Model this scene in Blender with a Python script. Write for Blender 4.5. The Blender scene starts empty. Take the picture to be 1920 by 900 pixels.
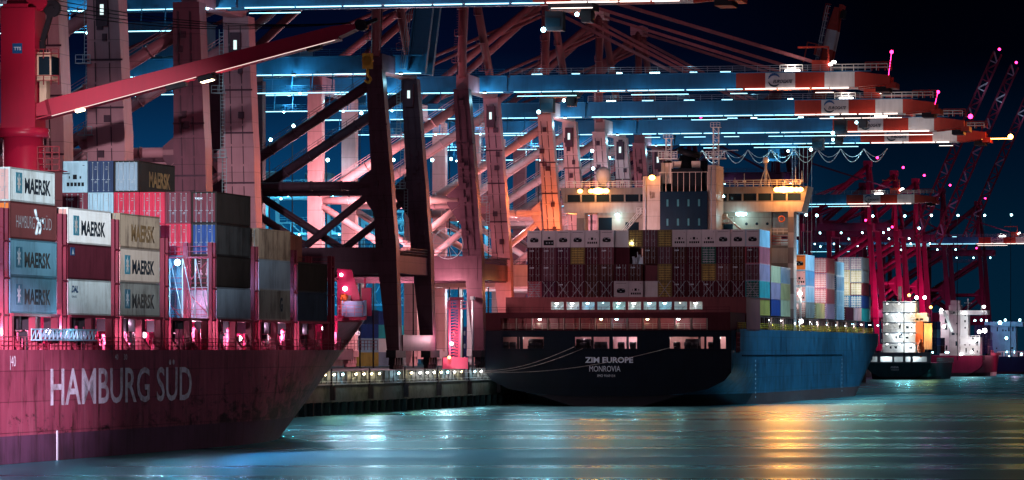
import bpy, math, random
from mathutils import Vector, Matrix
random.seed(7)
S = bpy.context.scene
COL = S.collection

# ------------------------------------------------------------------ camera
cd = bpy.data.cameras.new('camera'); cam = bpy.data.objects.new('camera', cd); COL.objects.link(cam)
cam.location = (0, 0, 9.5); cam.rotation_euler = (math.radians(90), 0, 0)
cd.lens = 150; cd.sensor_width = 36; cd.shift_y = 208/1920
cd.clip_start = 1; cd.clip_end = 20000
S.camera = cam

# ------------------------------------------------------------------ night sky
w = bpy.data.worlds.new('World'); S.world = w; w.use_nodes = True
nt = w.node_tree; nt.nodes.clear()
def wn(t): return nt.nodes.new(t)
tc = wn('ShaderNodeTexCoord'); sep = wn('ShaderNodeSeparateXYZ'); nt.links.new(tc.outputs['Generated'], sep.inputs[0])
ramp = wn('ShaderNodeValToRGB'); cr = ramp.color_ramp
stops = [(0.0, (.004, .10, .225)), (0.02, (.0035, .082, .20)), (0.045, (.0018, .036, .11)), (0.068, (.0006, .0028, .016)), (0.1, (.0004, .0007, .0055)), (1.0, (.0006, .0008, .006))]
cr.elements[0].position, cr.elements[0].color = stops[0][0], (*stops[0][1], 1)
cr.elements[1].position, cr.elements[1].color = stops[-1][0], (*stops[-1][1], 1)
for p, c in stops[1:-1]:
    e = cr.elements.new(p); e.color = (*c, 1)
nt.links.new(sep.outputs['Z'], ramp.inputs[0])
mr = wn('ShaderNodeMapRange'); mr.inputs[1].default_value = -.02; mr.inputs[2].default_value = .085
mr.inputs[3].default_value = 1.0; mr.inputs[4].default_value = .15
nt.links.new(sep.outputs['X'], mr.inputs[0])
mul = wn('ShaderNodeVectorMath'); mul.operation = 'SCALE'
nt.links.new(ramp.outputs[0], mul.inputs[0]); nt.links.new(mr.outputs[0], mul.inputs['Scale'])
# the lit city on the opposite bank, behind the photographer
mr2 = wn('ShaderNodeMapRange'); mr2.inputs[1].default_value = -.1; mr2.inputs[2].default_value = -.7
mr2.inputs[3].default_value = 0; mr2.inputs[4].default_value = 1
nt.links.new(sep.outputs['Y'], mr2.inputs[0])
city = wn('ShaderNodeVectorMath'); city.operation = 'SCALE'; city.inputs[0].default_value = (.062, .024, .036)
nt.links.new(mr2.outputs[0], city.inputs['Scale'])
add = wn('ShaderNodeVectorMath'); add.operation = 'ADD'
nt.links.new(mul.outputs[0], add.inputs[0]); nt.links.new(city.outputs[0], add.inputs[1])
bg = wn('ShaderNodeBackground'); bg.inputs[1].default_value = 1.0
nt.links.new(add.outputs[0], bg.inputs[0])
wo = wn('ShaderNodeOutputWorld'); nt.links.new(bg.outputs[0], wo.inputs[0])

# dim sun lamp added as pinkish fill from across the river (right)
sd = bpy.data.lights.new('sun', 'SUN'); sun = bpy.data.objects.new('sun', sd); COL.objects.link(sun)
sd.energy = .18; sd.angle = math.radians(1.0); sd.color = (1, .66, .68)
sun.rotation_euler = Vector((-.93, -.08, -.34)).to_track_quat('-Z', 'Y').to_euler()

S.view_settings.view_transform = 'Standard'; S.view_settings.look = 'None'
S.view_settings.exposure = 0; S.view_settings.gamma = 1; S.view_settings.use_curve_mapping = False
S.cycles.use_denoising = True
S.cycles.max_bounces = 5; S.cycles.diffuse_bounces = 2; S.cycles.glossy_bounces = 3
S.cycles.sample_clamp_indirect = 3.0
S.cycles.use_light_tree = True

# ------------------------------------------------------------------ frames
PHI = math.atan2(.9796, .2009)
U = Vector((.2009, .9796, 0)); N = Vector((-.9796, .2009, 0))    # along the quay, inland
O_HAM = Vector((-42.6, 355, 0)); O_ZIM = Vector((37.4, 727, 0)); O_QUAY = Vector((-6, 735, 0))
def P(o, t, wv, z=0): return o + U*t + N*wv + Vector((0, 0, z))

# ------------------------------------------------------------------ materials
MATS = {}
def paint(name, col, rough=.5, dirt=.45, dirtcol=None, metal=0.0, scale=1.0, streak=True, seams=None, bump=.0, rust=0.0, scrape=0.0, pale=0.0):
    if name in MATS: return MATS[name]
    m = bpy.data.materials.new(name); m.use_nodes = True; MATS[name] = m
    t = m.node_tree; b = t.nodes['Principled BSDF']
    b.inputs['Roughness'].default_value = rough; b.inputs['Metallic'].default_value = metal; b.inputs['Specular IOR Level'].default_value = .08 if max(col) < .09 else .3
    tc = t.nodes.new('ShaderNodeTexCoord'); oi = t.nodes.new('ShaderNodeObjectInfo')
    ad = t.nodes.new('ShaderNodeVectorMath'); ad.operation = 'ADD'
    sc = t.nodes.new('ShaderNodeVectorMath'); sc.operation = 'SCALE'; sc.inputs[0].default_value = (37, 53, 29)
    t.links.new(oi.outputs['Random'], sc.inputs['Scale'])
    t.links.new(tc.outputs['Object'], ad.inputs[0]); t.links.new(sc.outputs[0], ad.inputs[1])
    mp = t.nodes.new('ShaderNodeMapping'); mp.inputs['Scale'].default_value = (1.6*scale, 1.6*scale, (.16 if streak else 1.6)*scale)
    t.links.new(ad.outputs[0], mp.inputs[0])
    n1 = t.nodes.new('ShaderNodeTexNoise'); n1.inputs['Scale'].default_value = 1; n1.inputs['Detail'].default_value = 7; n1.inputs['Roughness'].default_value = .65
    t.links.new(mp.outputs[0], n1.inputs[0])
    n2 = t.nodes.new('ShaderNodeTexNoise'); n2.inputs['Scale'].default_value = .35*scale; n2.inputs['Detail'].default_value = 4
    t.links.new(ad.outputs[0], n2.inputs[0])
    mu = t.nodes.new('ShaderNodeMath'); mu.operation = 'ADD'
    t.links.new(n1.outputs[0], mu.inputs[0]); t.links.new(n2.outputs[0], mu.inputs[1])
    r = t.nodes.new('ShaderNodeMapRange'); r.inputs[1].default_value = .92; r.inputs[2].default_value = 1.28
    r.inputs[3].default_value = 0; r.inputs[4].default_value = dirt
    t.links.new(mu.outputs[0], r.inputs[0])
    mix = t.nodes.new('ShaderNodeMix'); mix.data_type = 'RGBA'
    dc = dirtcol or tuple(c*.3 for c in col)
    mix.inputs[6].default_value = (*col, 1); mix.inputs[7].default_value = (*dc, 1)
    t.links.new(r.outputs[0], mix.inputs[0])
    last = mix.outputs[2]
    if rust:
        n3 = t.nodes.new('ShaderNodeTexNoise'); n3.inputs['Scale'].default_value = 1.0; n3.inputs['Detail'].default_value = 9; n3.inputs['Roughness'].default_value = .75
        mp3 = t.nodes.new('ShaderNodeMapping'); mp3.inputs['Scale'].default_value = (.85*scale, .85*scale, .17*scale); mp3.inputs['Location'].default_value = (4, 7, 2)
        t.links.new(ad.outputs[0], mp3.inputs[0]); t.links.new(mp3.outputs[0], n3.inputs[0])
        r3 = t.nodes.new('ShaderNodeMapRange'); r3.inputs[1].default_value = .53; r3.inputs[2].default_value = .63; r3.inputs[4].default_value = rust
        t.links.new(n3.outputs[0], r3.inputs[0])
        m3 = t.nodes.new('ShaderNodeMix'); m3.data_type = 'RGBA'; m3.inputs[7].default_value = (.035, .016, .014, 1)
        t.links.new(last, m3.inputs[6]); t.links.new(r3.outputs[0], m3.inputs[0]); last = m3.outputs[2]
    if scrape:
        n4 = t.nodes.new('ShaderNodeTexNoise'); n4.inputs['Scale'].default_value = .8; n4.inputs['Detail'].default_value = 12; n4.inputs['Roughness'].default_value = .8; n4.inputs['Distortion'].default_value = .6
        mp4 = t.nodes.new('ShaderNodeMapping'); mp4.inputs['Scale'].default_value = (.35, .35, .9); t.links.new(tc.outputs['Object'], mp4.inputs[0]); t.links.new(mp4.outputs[0], n4.inputs[0])
        s4 = t.nodes.new('ShaderNodeSeparateXYZ'); t.links.new(tc.outputs['Object'], s4.inputs[0])
        z4 = t.nodes.new('ShaderNodeMapRange'); z4.inputs[1].default_value = 8.5; z4.inputs[2].default_value = 1.5; z4.inputs[3].default_value = -.12; z4.inputs[4].default_value = .04; t.links.new(s4.outputs[2], z4.inputs[0])
        x4 = t.nodes.new('ShaderNodeMapRange'); x4.inputs[1].default_value = 20; x4.inputs[2].default_value = 110; x4.inputs[3].default_value = -.03; x4.inputs[4].default_value = .10; t.links.new(s4.outputs[0], x4.inputs[0])
        a4 = t.nodes.new('ShaderNodeMath'); t.links.new(n4.outputs[0], a4.inputs[0]); t.links.new(z4.outputs[0], a4.inputs[1])
        a5 = t.nodes.new('ShaderNodeMath'); t.links.new(a4.outputs[0], a5.inputs[0]); t.links.new(x4.outputs[0], a5.inputs[1])
        r4 = t.nodes.new('ShaderNodeMapRange'); r4.inputs[1].default_value = .52; r4.inputs[2].default_value = .60; r4.inputs[4].default_value = scrape; t.links.new(a5.outputs[0], r4.inputs[0])
        m4 = t.nodes.new('ShaderNodeMix'); m4.data_type = 'RGBA'; m4.inputs[7].default_value = (.02, .012, .014, 1); t.links.new(last, m4.inputs[6]); t.links.new(r4.outputs[0], m4.inputs[0]); last = m4.outputs[2]
    if pale:
        n6 = t.nodes.new('ShaderNodeTexNoise'); n6.inputs['Scale'].default_value = 1; n6.inputs['Detail'].default_value = 8; n6.inputs['Roughness'].default_value = .7
        mp6 = t.nodes.new('ShaderNodeMapping'); mp6.inputs['Scale'].default_value = (.9, .9, .12); mp6.inputs['Location'].default_value = (31, 3, 9); t.links.new(tc.outputs['Object'], mp6.inputs[0]); t.links.new(mp6.outputs[0], n6.inputs[0])
        r6 = t.nodes.new('ShaderNodeMapRange'); r6.inputs[1].default_value = .5; r6.inputs[2].default_value = .72; r6.inputs[4].default_value = pale; t.links.new(n6.outputs[0], r6.inputs[0])
        m6 = t.nodes.new('ShaderNodeMix'); m6.data_type = 'RGBA'; m6.inputs[7].default_value = (*[min(1, c*1.6+.12) for c in col], 1); t.links.new(last, m6.inputs[6]); t.links.new(r6.outputs[0], m6.inputs[0]); last = m6.outputs[2]
    if seams:
        bk = t.nodes.new('ShaderNodeTexBrick'); mp2 = t.nodes.new('ShaderNodeMapping')
        sp = t.nodes.new('ShaderNodeSeparateXYZ'); cb = t.nodes.new('ShaderNodeCombineXYZ')
        t.links.new(tc.outputs['Object'], sp.inputs[0]); t.links.new(sp.outputs[0], cb.inputs[0]); t.links.new(sp.outputs[2], cb.inputs[1])
        t.links.new(cb.outputs[0], bk.inputs[0])
        bk.inputs['Scale'].default_value = 1; bk.inputs['Mortar Size'].default_value = .05; bk.inputs['Mortar Smooth'].default_value = .6
        bk.inputs['Brick Width'].default_value = seams[0]; bk.inputs['Row Height'].default_value = seams[1]
        bk.inputs['Color1'].default_value = (1, 1, 1, 1); bk.inputs['Color2'].default_value = (.86, .86, .86, 1); bk.inputs['Mortar'].default_value = (.30, .30, .30, 1)
        mm = t.nodes.new('ShaderNodeMix'); mm.data_type = 'RGBA'; mm.blend_type = 'MULTIPLY'; mm.inputs[0].default_value = .8
        t.links.new(last, mm.inputs[6]); t.links.new(bk.outputs[0], mm.inputs[7]); last = mm.outputs[2]
    t.links.new(last, b.inputs['Base Color'])
    if bump:
        bp = t.nodes.new('ShaderNodeBump'); bp.inputs['Strength'].default_value = bump; bp.inputs['Distance'].default_value = .08
        t.links.new(n2.outputs[0], bp.inputs['Height']); t.links.new(bp.outputs[0], b.inputs['Normal'])
    return m
def glow(name, col, strength):
    if name in MATS: return MATS[name]
    m = bpy.data.materials.new(name); m.use_nodes = True; MATS[name] = m
    t = m.node_tree; b = t.nodes['Principled BSDF']
    b.inputs['Base Color'].default_value = (.1, .1, .1, 1)
    b.inputs['Emission Color'].default_value = (*col, 1); b.inputs['Emission Strength'].default_value = strength
    m.cycles.emission_sampling = 'NONE'
    return m
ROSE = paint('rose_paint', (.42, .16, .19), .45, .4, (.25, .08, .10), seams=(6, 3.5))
ROSE_LIT = paint('lit_rose_paint', (.66, .36, .36), .45, .35, (.35, .15, .16), seams=(6, 3.5))  # copy of the rose paint with lamplight put into its colour
ROSE_SHADE = paint('shaded_rose_paint', (.085, .035, .052), .5, .4, seams=(6, 3.5))  # near-black rose copy; shade on the unlit legs put into it
ORNG = paint('orange_leg_paint', (.75, .17, .05), .5, .3)
MAG = paint('magenta_lit_paint', (.40, .012, .10), .5, .3)  # magenta lamplight on the far cranes put into the paint
MAG2 = paint('magenta_dim_lit_paint', (.12, .010, .055), .5, .3)  # dim copy for far cranes that catch less light
GBLUE = paint('girder_blue', (.015, .13, .27), .45, .35, seams=(9, 20))
GWHITE = paint('boom_white', (.62, .60, .60), .5, .3)
GRED = paint('boom_red', (.42, .035, .02), .5, .3)
STEEL = paint('galvanised_steel', (.32, .36, .40), .4, .3, metal=.3)
DARK = paint('dark_machinery', (.022, .020, .026), .5, .3)
WHITE = paint('white_paint', (.72, .70, .66), .5, .3, (.35, .28, .22))
CREAM = paint('cream_paint', (.62, .50, .40), .5, .3, (.35, .22, .15))
HRED = paint('ship_red', (.42, .010, .075), .45, .45, (.15, .02, .03))
HPINK = paint('ship_post_red', (.20, .02, .045), .5, .5, (.1, .02, .03))
BLACK = paint('black_paint', (.008, .009, .012), .5, .3)
LEG_SHADE = paint('shaded_leg_paint', (.17, .045, .07), .45, .5, (.07, .02, .03), seams=(6, 3.5))  # darker leg copy; its weaker light put into the colour
MASTM = paint('mast_dull_red', (.24, .065, .075), .5, .5, (.08, .02, .03))
NAVY = paint('funnel_navy', (.002, .012, .025), .45, .3)
YEL = paint('yellow_paint', (.65, .42, .03), .5, .3)
LETW = paint('white_lettering', (.62, .74, .82), .5, .3, (.35, .38, .38))
LETD = paint('dark_lettering', (.02, .035, .055), .5, .2)
LETB = paint('blue_lettering', (.01, .09, .25), .5, .2)
LOGOB = paint('logo_blue', (.08, .36, .50), .5, .2)
GLASS = paint('dark_glass', (.01, .02, .03), .08, .1)
HOOKY = paint('hook_yellow', (.75, .40, .04), .5, .4)
L_CYAN = glow('cyan_lamp', (.45, .9, 1), 14); L_WHITE = glow('white_lamp', (1, .97, .95), 16)
L_STRIP = glow('strip_glow', (.35, .82, 1), 3.2); L_STRIPW = glow('strip_glow_white', (1, .80, .72), 3.0)  # glowing strips stand for light trails and lit rails
L_ORNG = glow('sodium_lamp', (1, .42, .09), 12); L_RED = glow('aviation_red_lamp', (1, .02, .15), 14)
L_WARM = glow('warm_lamp', (1, .8, .45), 12); L_PINK = glow('pinkish_lamp', (1, .75, .9), 14)
L_PANEL = glow('lit_window', (.80, 1, 1), 1.1)

# ------------------------------------------------------------------ mesh builder
class MB:
    def __init__(s): s.v = []; s.f = []; s.m = []; s.sm = []
    def face(s, ids, m=0, smooth=False): s.f.append(ids); s.m.append(m); s.sm.append(smooth)
    def quad(s, pts, m=0):
        n = len(s.v); s.v += [Vector(p) for p in pts]; s.face(list(range(n, n+len(pts))), m)
    def box(s, x0, x1, y0, y1, z0, z1, m=0):
        n = len(s.v)
        s.v += [Vector(p) for p in ((x0,y0,z0),(x1,y0,z0),(x1,y1,z0),(x0,y1,z0),(x0,y0,z1),(x1,y0,z1),(x1,y1,z1),(x0,y1,z1))]
        for q in ((0,3,2,1),(4,5,6,7),(0,1,5,4),(1,2,6,5),(2,3,7,6),(3,0,4,7)): s.face([n+i for i in q], m)
        return s
    def bar(s, p, q, a, b, m=0, up=(0,0,1), a2=None, b2=None):
        p = Vector(p); q = Vector(q); d = (q-p).normalized(); up = Vector(up)
        if abs(d.dot(up)) > .97: up = Vector((0,1,0))
        sx = d.cross(up).normalized(); sy = sx.cross(d).normalized()
        n = len(s.v); a2 = a if a2 is None else a2; b2 = b if b2 is None else b2
        for c, aa, bb in ((p,a,b),(q,a2,b2)):
            for i, j in ((-1,-1),(1,-1),(1,1),(-1,1)): s.v.append(c + sx*aa/2*i + sy*bb/2*j)
        for f in ((0,3,2,1),(4,5,6,7),(0,1,5,4),(1,2,6,5),(2,3,7,6),(3,0,4,7)): s.face([n+i for i in f][::-1], m)
        return s
    def tube(s, p, q, r, n=8, m=0, r2=None, cap=True):
        p = Vector(p); q = Vector(q); d = (q-p).normalized(); up = Vector((0,0,1))
        if abs(d.dot(up)) > .97: up = Vector((0,1,0))
        sx = d.cross(up).normalized(); sy = sx.cross(d); k = len(s.v); r2 = r if r2 is None else r2
        for c, rr in ((p,r),(q,r2)):
            for i in range(n):
                a = 2*math.pi*i/n; s.v.append(c + sx*math.cos(a)*rr + sy*math.sin(a)*rr)
        for i in range(n):
            j = (i+1) % n; s.face([k+i, k+j, k+n+j, k+n+i], m, True)
        if cap: s.face([k+i for i in range(n)][::-1], m); s.face([k+n+i for i in range(n)], m)
        return s
    def path(s, pts, r, n=6, m=0):
        for a, b in zip(pts, pts[1:]): s.tube(a, b, r, n, m)
        return s
    def ball(s, c, r, m=0, n=8, sz=1.0):
        c = Vector(c); k = len(s.v); rows = n//2
        for i in range(rows+1):
            th = math.pi*i/rows
            for j in range(n):
                a = 2*math.pi*j/n
                s.v.append(c + Vector((math.sin(th)*math.cos(a)*r, math.sin(th)*math.sin(a)*r, math.cos(th)*r*sz)))
        for i in range(rows):
            for j in range(n):
                jj = (j+1) % n
                s.face([k+i*n+j, k+(i+1)*n+j, k+(i+1)*n+jj, k+i*n+jj], m, True)
        return s
    def prism(s, pts, d, m=0):           # polygon pts extruded by vector d
        n = len(pts); k = len(s.v); d = Vector(d)
        s.v += [Vector(p) for p in pts] + [Vector(p)+d for p in pts]
        s.face([k+i for i in range(n)][::-1], m); s.face([k+n+i for i in range(n)], m)
        for i in range(n):
            j = (i+1) % n; s.face([k+i, k+j, k+n+j, k+n+i], m)
        return s
    def rail(s, p, q, h=1.1, step=2.5, r=.03, m=0, bars=3):
        p = Vector(p); q = Vector(q); L = (q-p).length; k = max(1, round(L/step)); H = Vector((0,0,h))
        for i in range(k+1):
            c = p + (q-p)*i/k; s.bar(c, c+H, r*2, r*2, m)
        for b in range(1, bars+1): s.bar(p+H*b/bars, q+H*b/bars, r*2, r*2, m)
        return s
    def mesh(s, name, mats):
        me = bpy.data.meshes.new(name)
        me.from_pydata([tuple(v) for v in s.v], [], s.f)
        for mt in (mats if isinstance(mats, (list, tuple)) else [mats]): me.materials.append(mt)
        me.polygons.foreach_set('material_index', s.m); me.polygons.foreach_set('use_smooth', s.sm)
        me.update(); return me
    def build(s, name, mats, parent=None, loc=(0,0,0)):
        return mk(name, s.mesh(name, mats), parent, loc)
def mk(name, me, parent=None, loc=(0,0,0), rot=(0,0,0)):
    o = bpy.data.objects.new(name, me); COL.objects.link(o); o.parent = parent
    o.location = loc; o.rotation_euler = rot; return o
def tag(o, label=None, cat=None, group=None, kind=None):
    if label: o['label'] = label
    if cat: o['category'] = cat
    if group: o['group'] = group
    if kind: o['kind'] = kind
    return o
def thing(name, loc, label, cat, group=None, rz=PHI):
    o = bpy.data.objects.new(name, None); COL.objects.link(o); o.location = loc; o.rotation_euler = (0, 0, rz)
    return tag(o, label, cat, group)
def plight(parent, loc, power, col=(1,1,1), r=.3, name='lamp_light'):
    d = bpy.data.lights.new(name, 'POINT'); d.energy = power; d.color = col; d.shadow_soft_size = r
    o = bpy.data.objects.new(name, d); COL.objects.link(o); o.parent = parent; o.location = loc; return o
def spot(parent, loc, target, power, col=(1,1,1), ang=60, r=.5, blend=.6):
    d = bpy.data.lights.new('flood_light', 'SPOT'); d.energy = power; d.color = col; d.spot_size = math.radians(ang); d.spot_blend = blend; d.shadow_soft_size = r
    o = bpy.data.objects.new('flood_light', d); COL.objects.link(o); o.parent = parent; o.location = loc
    o.rotation_euler = (Vector(target)-Vector(loc)).to_track_quat('-Z', 'Y').to_euler(); return o
CY = (.35, .82, 1); CYB = (.12, .55, 1)

TXT = {}
def text_mesh(s, width, height, mat, bold=.02, italic=0.0):
    key = (s, width, height, mat.name, bold, italic)
    if key in TXT: return TXT[key]
    c = bpy.data.curves.new('t', 'FONT'); c.body = s; c.size = 1; c.offset = bold; c.resolution_u = 3; c.shear = italic
    o = bpy.data.objects.new('t', c); COL.objects.link(o)
    dg = bpy.context.evaluated_depsgraph_get(); me = bpy.data.meshes.new_from_object(o.evaluated_get(dg))
    bpy.data.objects.remove(o); bpy.data.curves.remove(c)
    xs = [v.co.x for v in me.vertices]; ys = [v.co.y for v in me.vertices]
    sx = width/(max(xs)-min(xs)); sy = height/(max(ys)-min(ys))
    for v in me.vertices: v.co = Vector(((v.co.x-min(xs))*sx, (v.co.y-min(ys))*sy, 0))
    me.materials.clear(); me.materials.append(mat); me.name = 'lettering'
    TXT[key] = me; return me
H90 = math.radians(90)
def side_text(s, x, z, width, height, mat, parent, y=-.03, bold=.02, italic=0, name='lettering'):
    return mk(name, text_mesh(s, width, height, mat, bold, italic), parent, (x, y, z), (H90, 0, 0))
def end_text(s, y, z, width, height, mat, parent, x=-.03, bold=.02, italic=0, name='lettering'):   # y: where the text starts (runs to -y)
    return mk(name, text_mesh(s, width, height, mat, bold, italic), parent, (x, y, z), (H90, 0, -H90))

# ------------------------------------------------------------------ hull
def hull_surface(root, B, T0, L, p, zdeck, topz, mats, boot, Lstern=25, kz=5.5, kp=1.8, tmax=None, step=3.0, rake=0, tstart=0.0, zlow=-1.5, bulk=.0):
    """grid of half sections; T0(z), L(z): start and length of the bow entry"""
    zs = sorted(set([zlow, -.3, 0, boot*.5, boot, boot+.01] + [boot + (1.0)*i for i in range(1, 30) if boot+i*1.0 < zdeck-.3] + [zdeck]))
    def wof(t, z):
        a = (B/2)*min(1, max(0, (t-T0(z))/L(z)))**p
        if t < Lstern and z < kz:
            a = max(a, (B/2-.05)*((kz-z)/(kz+1.5))**kp*(1-t/Lstern)**1.6)
        return a
    zs.append(99.0); zt = topz(1e4)
    nst = int(max(T0(z)+L(z) for z in zs[:-1])/step)+1
    m = MB(); idx = {}
    for side in (0, 1):
        for i in range(nst+1):
            for j, z in enumerate(zs):
                zq = zt if z == 99.0 else z; T = T0(zq)+L(zq); t = tstart+(T-tstart)*i/nst
                zz = topz(t) if z == 99.0 else min(z, topz(t)); wv = wof(t, zz if z == 99.0 else z)
                y = wv if side == 0 else B-wv
                idx[side, i, j] = len(m.v); m.v.append(Vector((t, y, zz)))
    jt = len(zs)-1; low = dict(idx)
    for side in (0, 1):
        for i in range(nst+1): low[side, i, jt-1] = len(m.v); m.v.append(m.v[idx[side, i, jt-1]].copy())
    for side in (0, 1):
        for i in range(nst):
            for j in range(len(zs)-1):
                if j == jt-1:
                    if abs(m.v[idx[side, i, jt]].z-m.v[low[side, i, jt-1]].z)+abs(m.v[idx[side, i+1, jt]].z-m.v[low[side, i+1, jt-1]].z) < .01: continue
                    q = [low[side, i, j], low[side, i+1, j], idx[side, i+1, jt], idx[side, i, jt]]
                    m.face(q if not side else q[::-1], 0, True); continue
                q = [idx[side, i, j], idx[side, i+1, j], idx[side, i+1, j+1], idx[side, i, j+1]]
                if side: q = q[::-1]
                m.face(q, (1 if i*step > 34 or tstart < 0 else 2) if zs[j+1] <= boot+.001 else 0, True)  # boot near the stern goes dark: shadow put into the material
    for j in range(len(zs)-1):       # transom
        m.face([idx[1, 0, j], idx[0, 0, j], idx[0, 0, j+1], idx[1, 0, j+1]], 2 if zs[j+1] <= boot+.001 else 0)  # transom boot in dark material, standing for shadow
    hull = m.build('hull', mats, root)
    d = MB()
    for i in range(nst):
        z = zdeck-.02
        a = [d_ for d_ in (m.v[idx[0, i, len(zs)-2]], m.v[idx[0, i+1, len(zs)-2]], m.v[idx[1, i+1, len(zs)-2]], m.v[idx[1, i, len(zs)-2]])]
        d.quad([(v.x, v.y + (.02 if k < 2 else -.02), z) for k, v in enumerate(a)])
    d.build('deck', mats[2], root)
    return hull, wof

# ------------------------------------------------------------------ containers
CMESH = {}
WALLIDX = 0
def body_mesh(L, W, H, ncor):
    key = (L, W, H)
    if key in CMESH: return CMESH[key]
    m = MB(); e = .16; dp = .07
    # corner posts and rails (material 0)
    for x in (0, L-e):
        for y in (0, W-e): m.box(x, x+e, y, y+e, 0, H)
    for z in (0, H-.14):
        for y in (0, W-.1): m.box(e, L-e, y, y+.1, z, z+.14)
        for x in (0, L-.1): m.box(x, x+.1, e, W-e, z, z+.14)
    # corrugated side walls
    pitch = (L-2*e)/ncor; z0, z1 = .14, H-.14
    for y, sg in ((.02, 1), (W-.02, -1)):
        pts = []
        for i in range(ncor):
            x = e+i*pitch
            pts += [(x, y), (x+pitch*.3, y), (x+pitch*.5, y+sg*dp), (x+pitch*.8, y+sg*dp)]
        pts.append((L-e, y))
        k = len(m.v)
        for x, yy in pts: m.v += [Vector((x, yy, z0)), Vector((x, yy, z1))]
        for i in range(len(pts)-1):
            a = k+2*i; q = [a, a+2, a+3, a+1]; m.face(q if sg > 0 else q[::-1])
    m.quad([(L-.03, e, z0), (L-.03, W-e, z0), (L-.03, W-e, z1), (L-.03, e, z1)])
    m.quad([(.12, e, z0), (.12, e, z1), (.12, W-e, z1), (.12, W-e, z0)])
    m.quad([(.03, .03, H-.05), (L-.03, .03, H-.05), (L-.03, W-.03, H-.05), (.03, W-.03, H-.05)])
    m.quad([(.03, .03, .05), (.03, W-.03, .05), (L-.03, W-.03, .05), (L-.03, .03, .05)])
    CMESH[key] = m.mesh('body', WHITE); return CMESH[key]
def door_mesh(L, W, H, grid=False):
    key = ('d', W, H, grid)
    if key in CMESH: return CMESH[key]
    m = MB(); w2 = (W-.34)/2
    for i in range(5):
        z = .2+i*(H-.4)/5; m.box(.03, .1, .03, w2-.02, z, z+(H-.4)/5-.09)
    m.box(.07, .11, 0.01, w2, .15, H-.15)
    for f in (.27, .72):
        m.tube((-.01, w2*f, .1), (-.01, w2*f, H-.1), .032, 5, 1)
        m.box(-.03, .03, w2*f-.05, w2*f+.05, .12, .22, 1); m.box(-.03, .03, w2*f-.05, w2*f+.05, H-.22, H-.12, 1)
        m.box(-.035, .0, w2*f-.16, w2*f+.16, H*.4, H*.4+.05, 1)
    random.seed(3)
    for zz in (.80, .73, .34, .30): m.box(.02, .028, w2*.36, w2*(.5+.12*random.random()), H*zz, H*zz+.05, 1)
    if grid:
        for i in range(6): m.box(.018, .028, .05, w2-.05, .3+i*(H-.5)/6, .42+i*(H-.5)/6, 1)
    CMESH[key] = m.mesh('door', [WHITE, WHITE]); return CMESH[key]
def reefer_mesh(W, H, kind):
    key = ('r', W, H, kind)
    if key in CMESH: return CMESH[key]
    m = MB()
    m.box(.02, .1, .17, W-.17, .14, H-.14, 0)
    if kind == 0:        # rounded dark fan recess
        cy = W/2; zc = H*.43
        pts = []
        for k in range(14):
            a = 2*math.pi*k/14; r = 1/max(abs(math.cos(a)), abs(math.sin(a)))**.7
            yy = cy+math.cos(a)*.85*r*.9*(1-.10*math.sin(a)); pts.append((.012, yy, zc+math.sin(a)*.42*r))
        m.prism(pts, (-.03, 0, 0), 1)
        for a, b, c, d in ((.25, .55, .15, .1), (-.6, -.2, .2, .12), (-.1, .2, -.2, .12)): m.box(-.03, -.02, cy+a, cy+b, zc+c, zc+c+d, 2)
        m.box(-.01, .015, .35, W-.35, H*.86, H*.88, 1)
    elif kind == 1:
        m.box(-.01, .015, W*.42, W*.58, H*.42, H*.57, 1); m.box(-.01, .015, W*.25, W*.31, H*.44, H*.52, 1); m.box(-.01, .015, W*.7, W*.74, H*.44, H*.52, 1)
        for k in range(5): m.box(-.01, .015, .35+k*.38, .62+k*.38, H*.2, H*.32, 1)
        m.box(-.01, .015, .3, .5, H*.85, H*.87, 1)
    else:
        m.box(-.01, .015, .4, W-.35, H*.12, H*.42, 1); m.box(-.01, .015, W*.4, W*.56, H*.5, H*.62, 1)
        for k in range(3): m.box(-.02, -.008, .55+k*.5, .8+k*.5, H*.22, H*.3, 2)
    CMESH[key] = m.mesh('cooling_unit', [WHITE, BLACK, STEEL]); return CMESH[key]
def setmat(o, *ms):
    for i, m in enumerate(ms):
        if i < len(o.material_slots): o.material_slots[i].link = 'OBJECT'; o.material_slots[i].material = m
NC = [0]
def container(o, t, wv, z, mat, label, group, L=12.85, W=2.6, H=3.13, end='door', side=None, endtxt=None, bars=None, ncor=44, doorm=None):
    NC[0] += 1
    c = thing('shipping_container', P(o, t, wv, z), label, 'container', group)
    b = mk('body', body_mesh(L, W, H, ncor), c); setmat(b, mat)
    if end in ('door', 'grid'):
        w2 = (W-.34)/2
        for k in (0, 1):
            d = mk('door', door_mesh(L, W, H, end == 'grid'), c, (0, .17+k*w2, 0)); setmat(d, doorm or mat, bars or STEEL)
    elif end.startswith('reefer'):
        r = mk('cooling_unit', reefer_mesh(W, H, int(end[-1])), c); setmat(r, mat)
    if side == 'maersk' or side == 'maersk_faded' or side == 'maersk_dark':
        maersk(c, L, H, side)
    elif side: side(c, L, H)
    if endtxt: end_text(endtxt, W-.35, H*.76, .85, .22, LETW, c, x=-.05)
    return c
def star_logo():
    if 'star' in CMESH: return CMESH['star']
    m = MB(); a, h = 2.0, 1.75
    m.box(0, a, -.012, 0, 0, h, 0)
    pts = []
    for k in range(14):
        r = .78 if k % 2 == 0 else .3; an = math.pi/2 + k*math.pi/7
        pts.append((a/2+math.cos(an)*r*.9, -.014, h/2+math.sin(an)*r))
    m.prism(pts[::-1], (0, -.012, 0), 1)
    CMESH['star'] = m.mesh('star_logo', [LOGOB, WHITE]); return CMESH['star']
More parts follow.
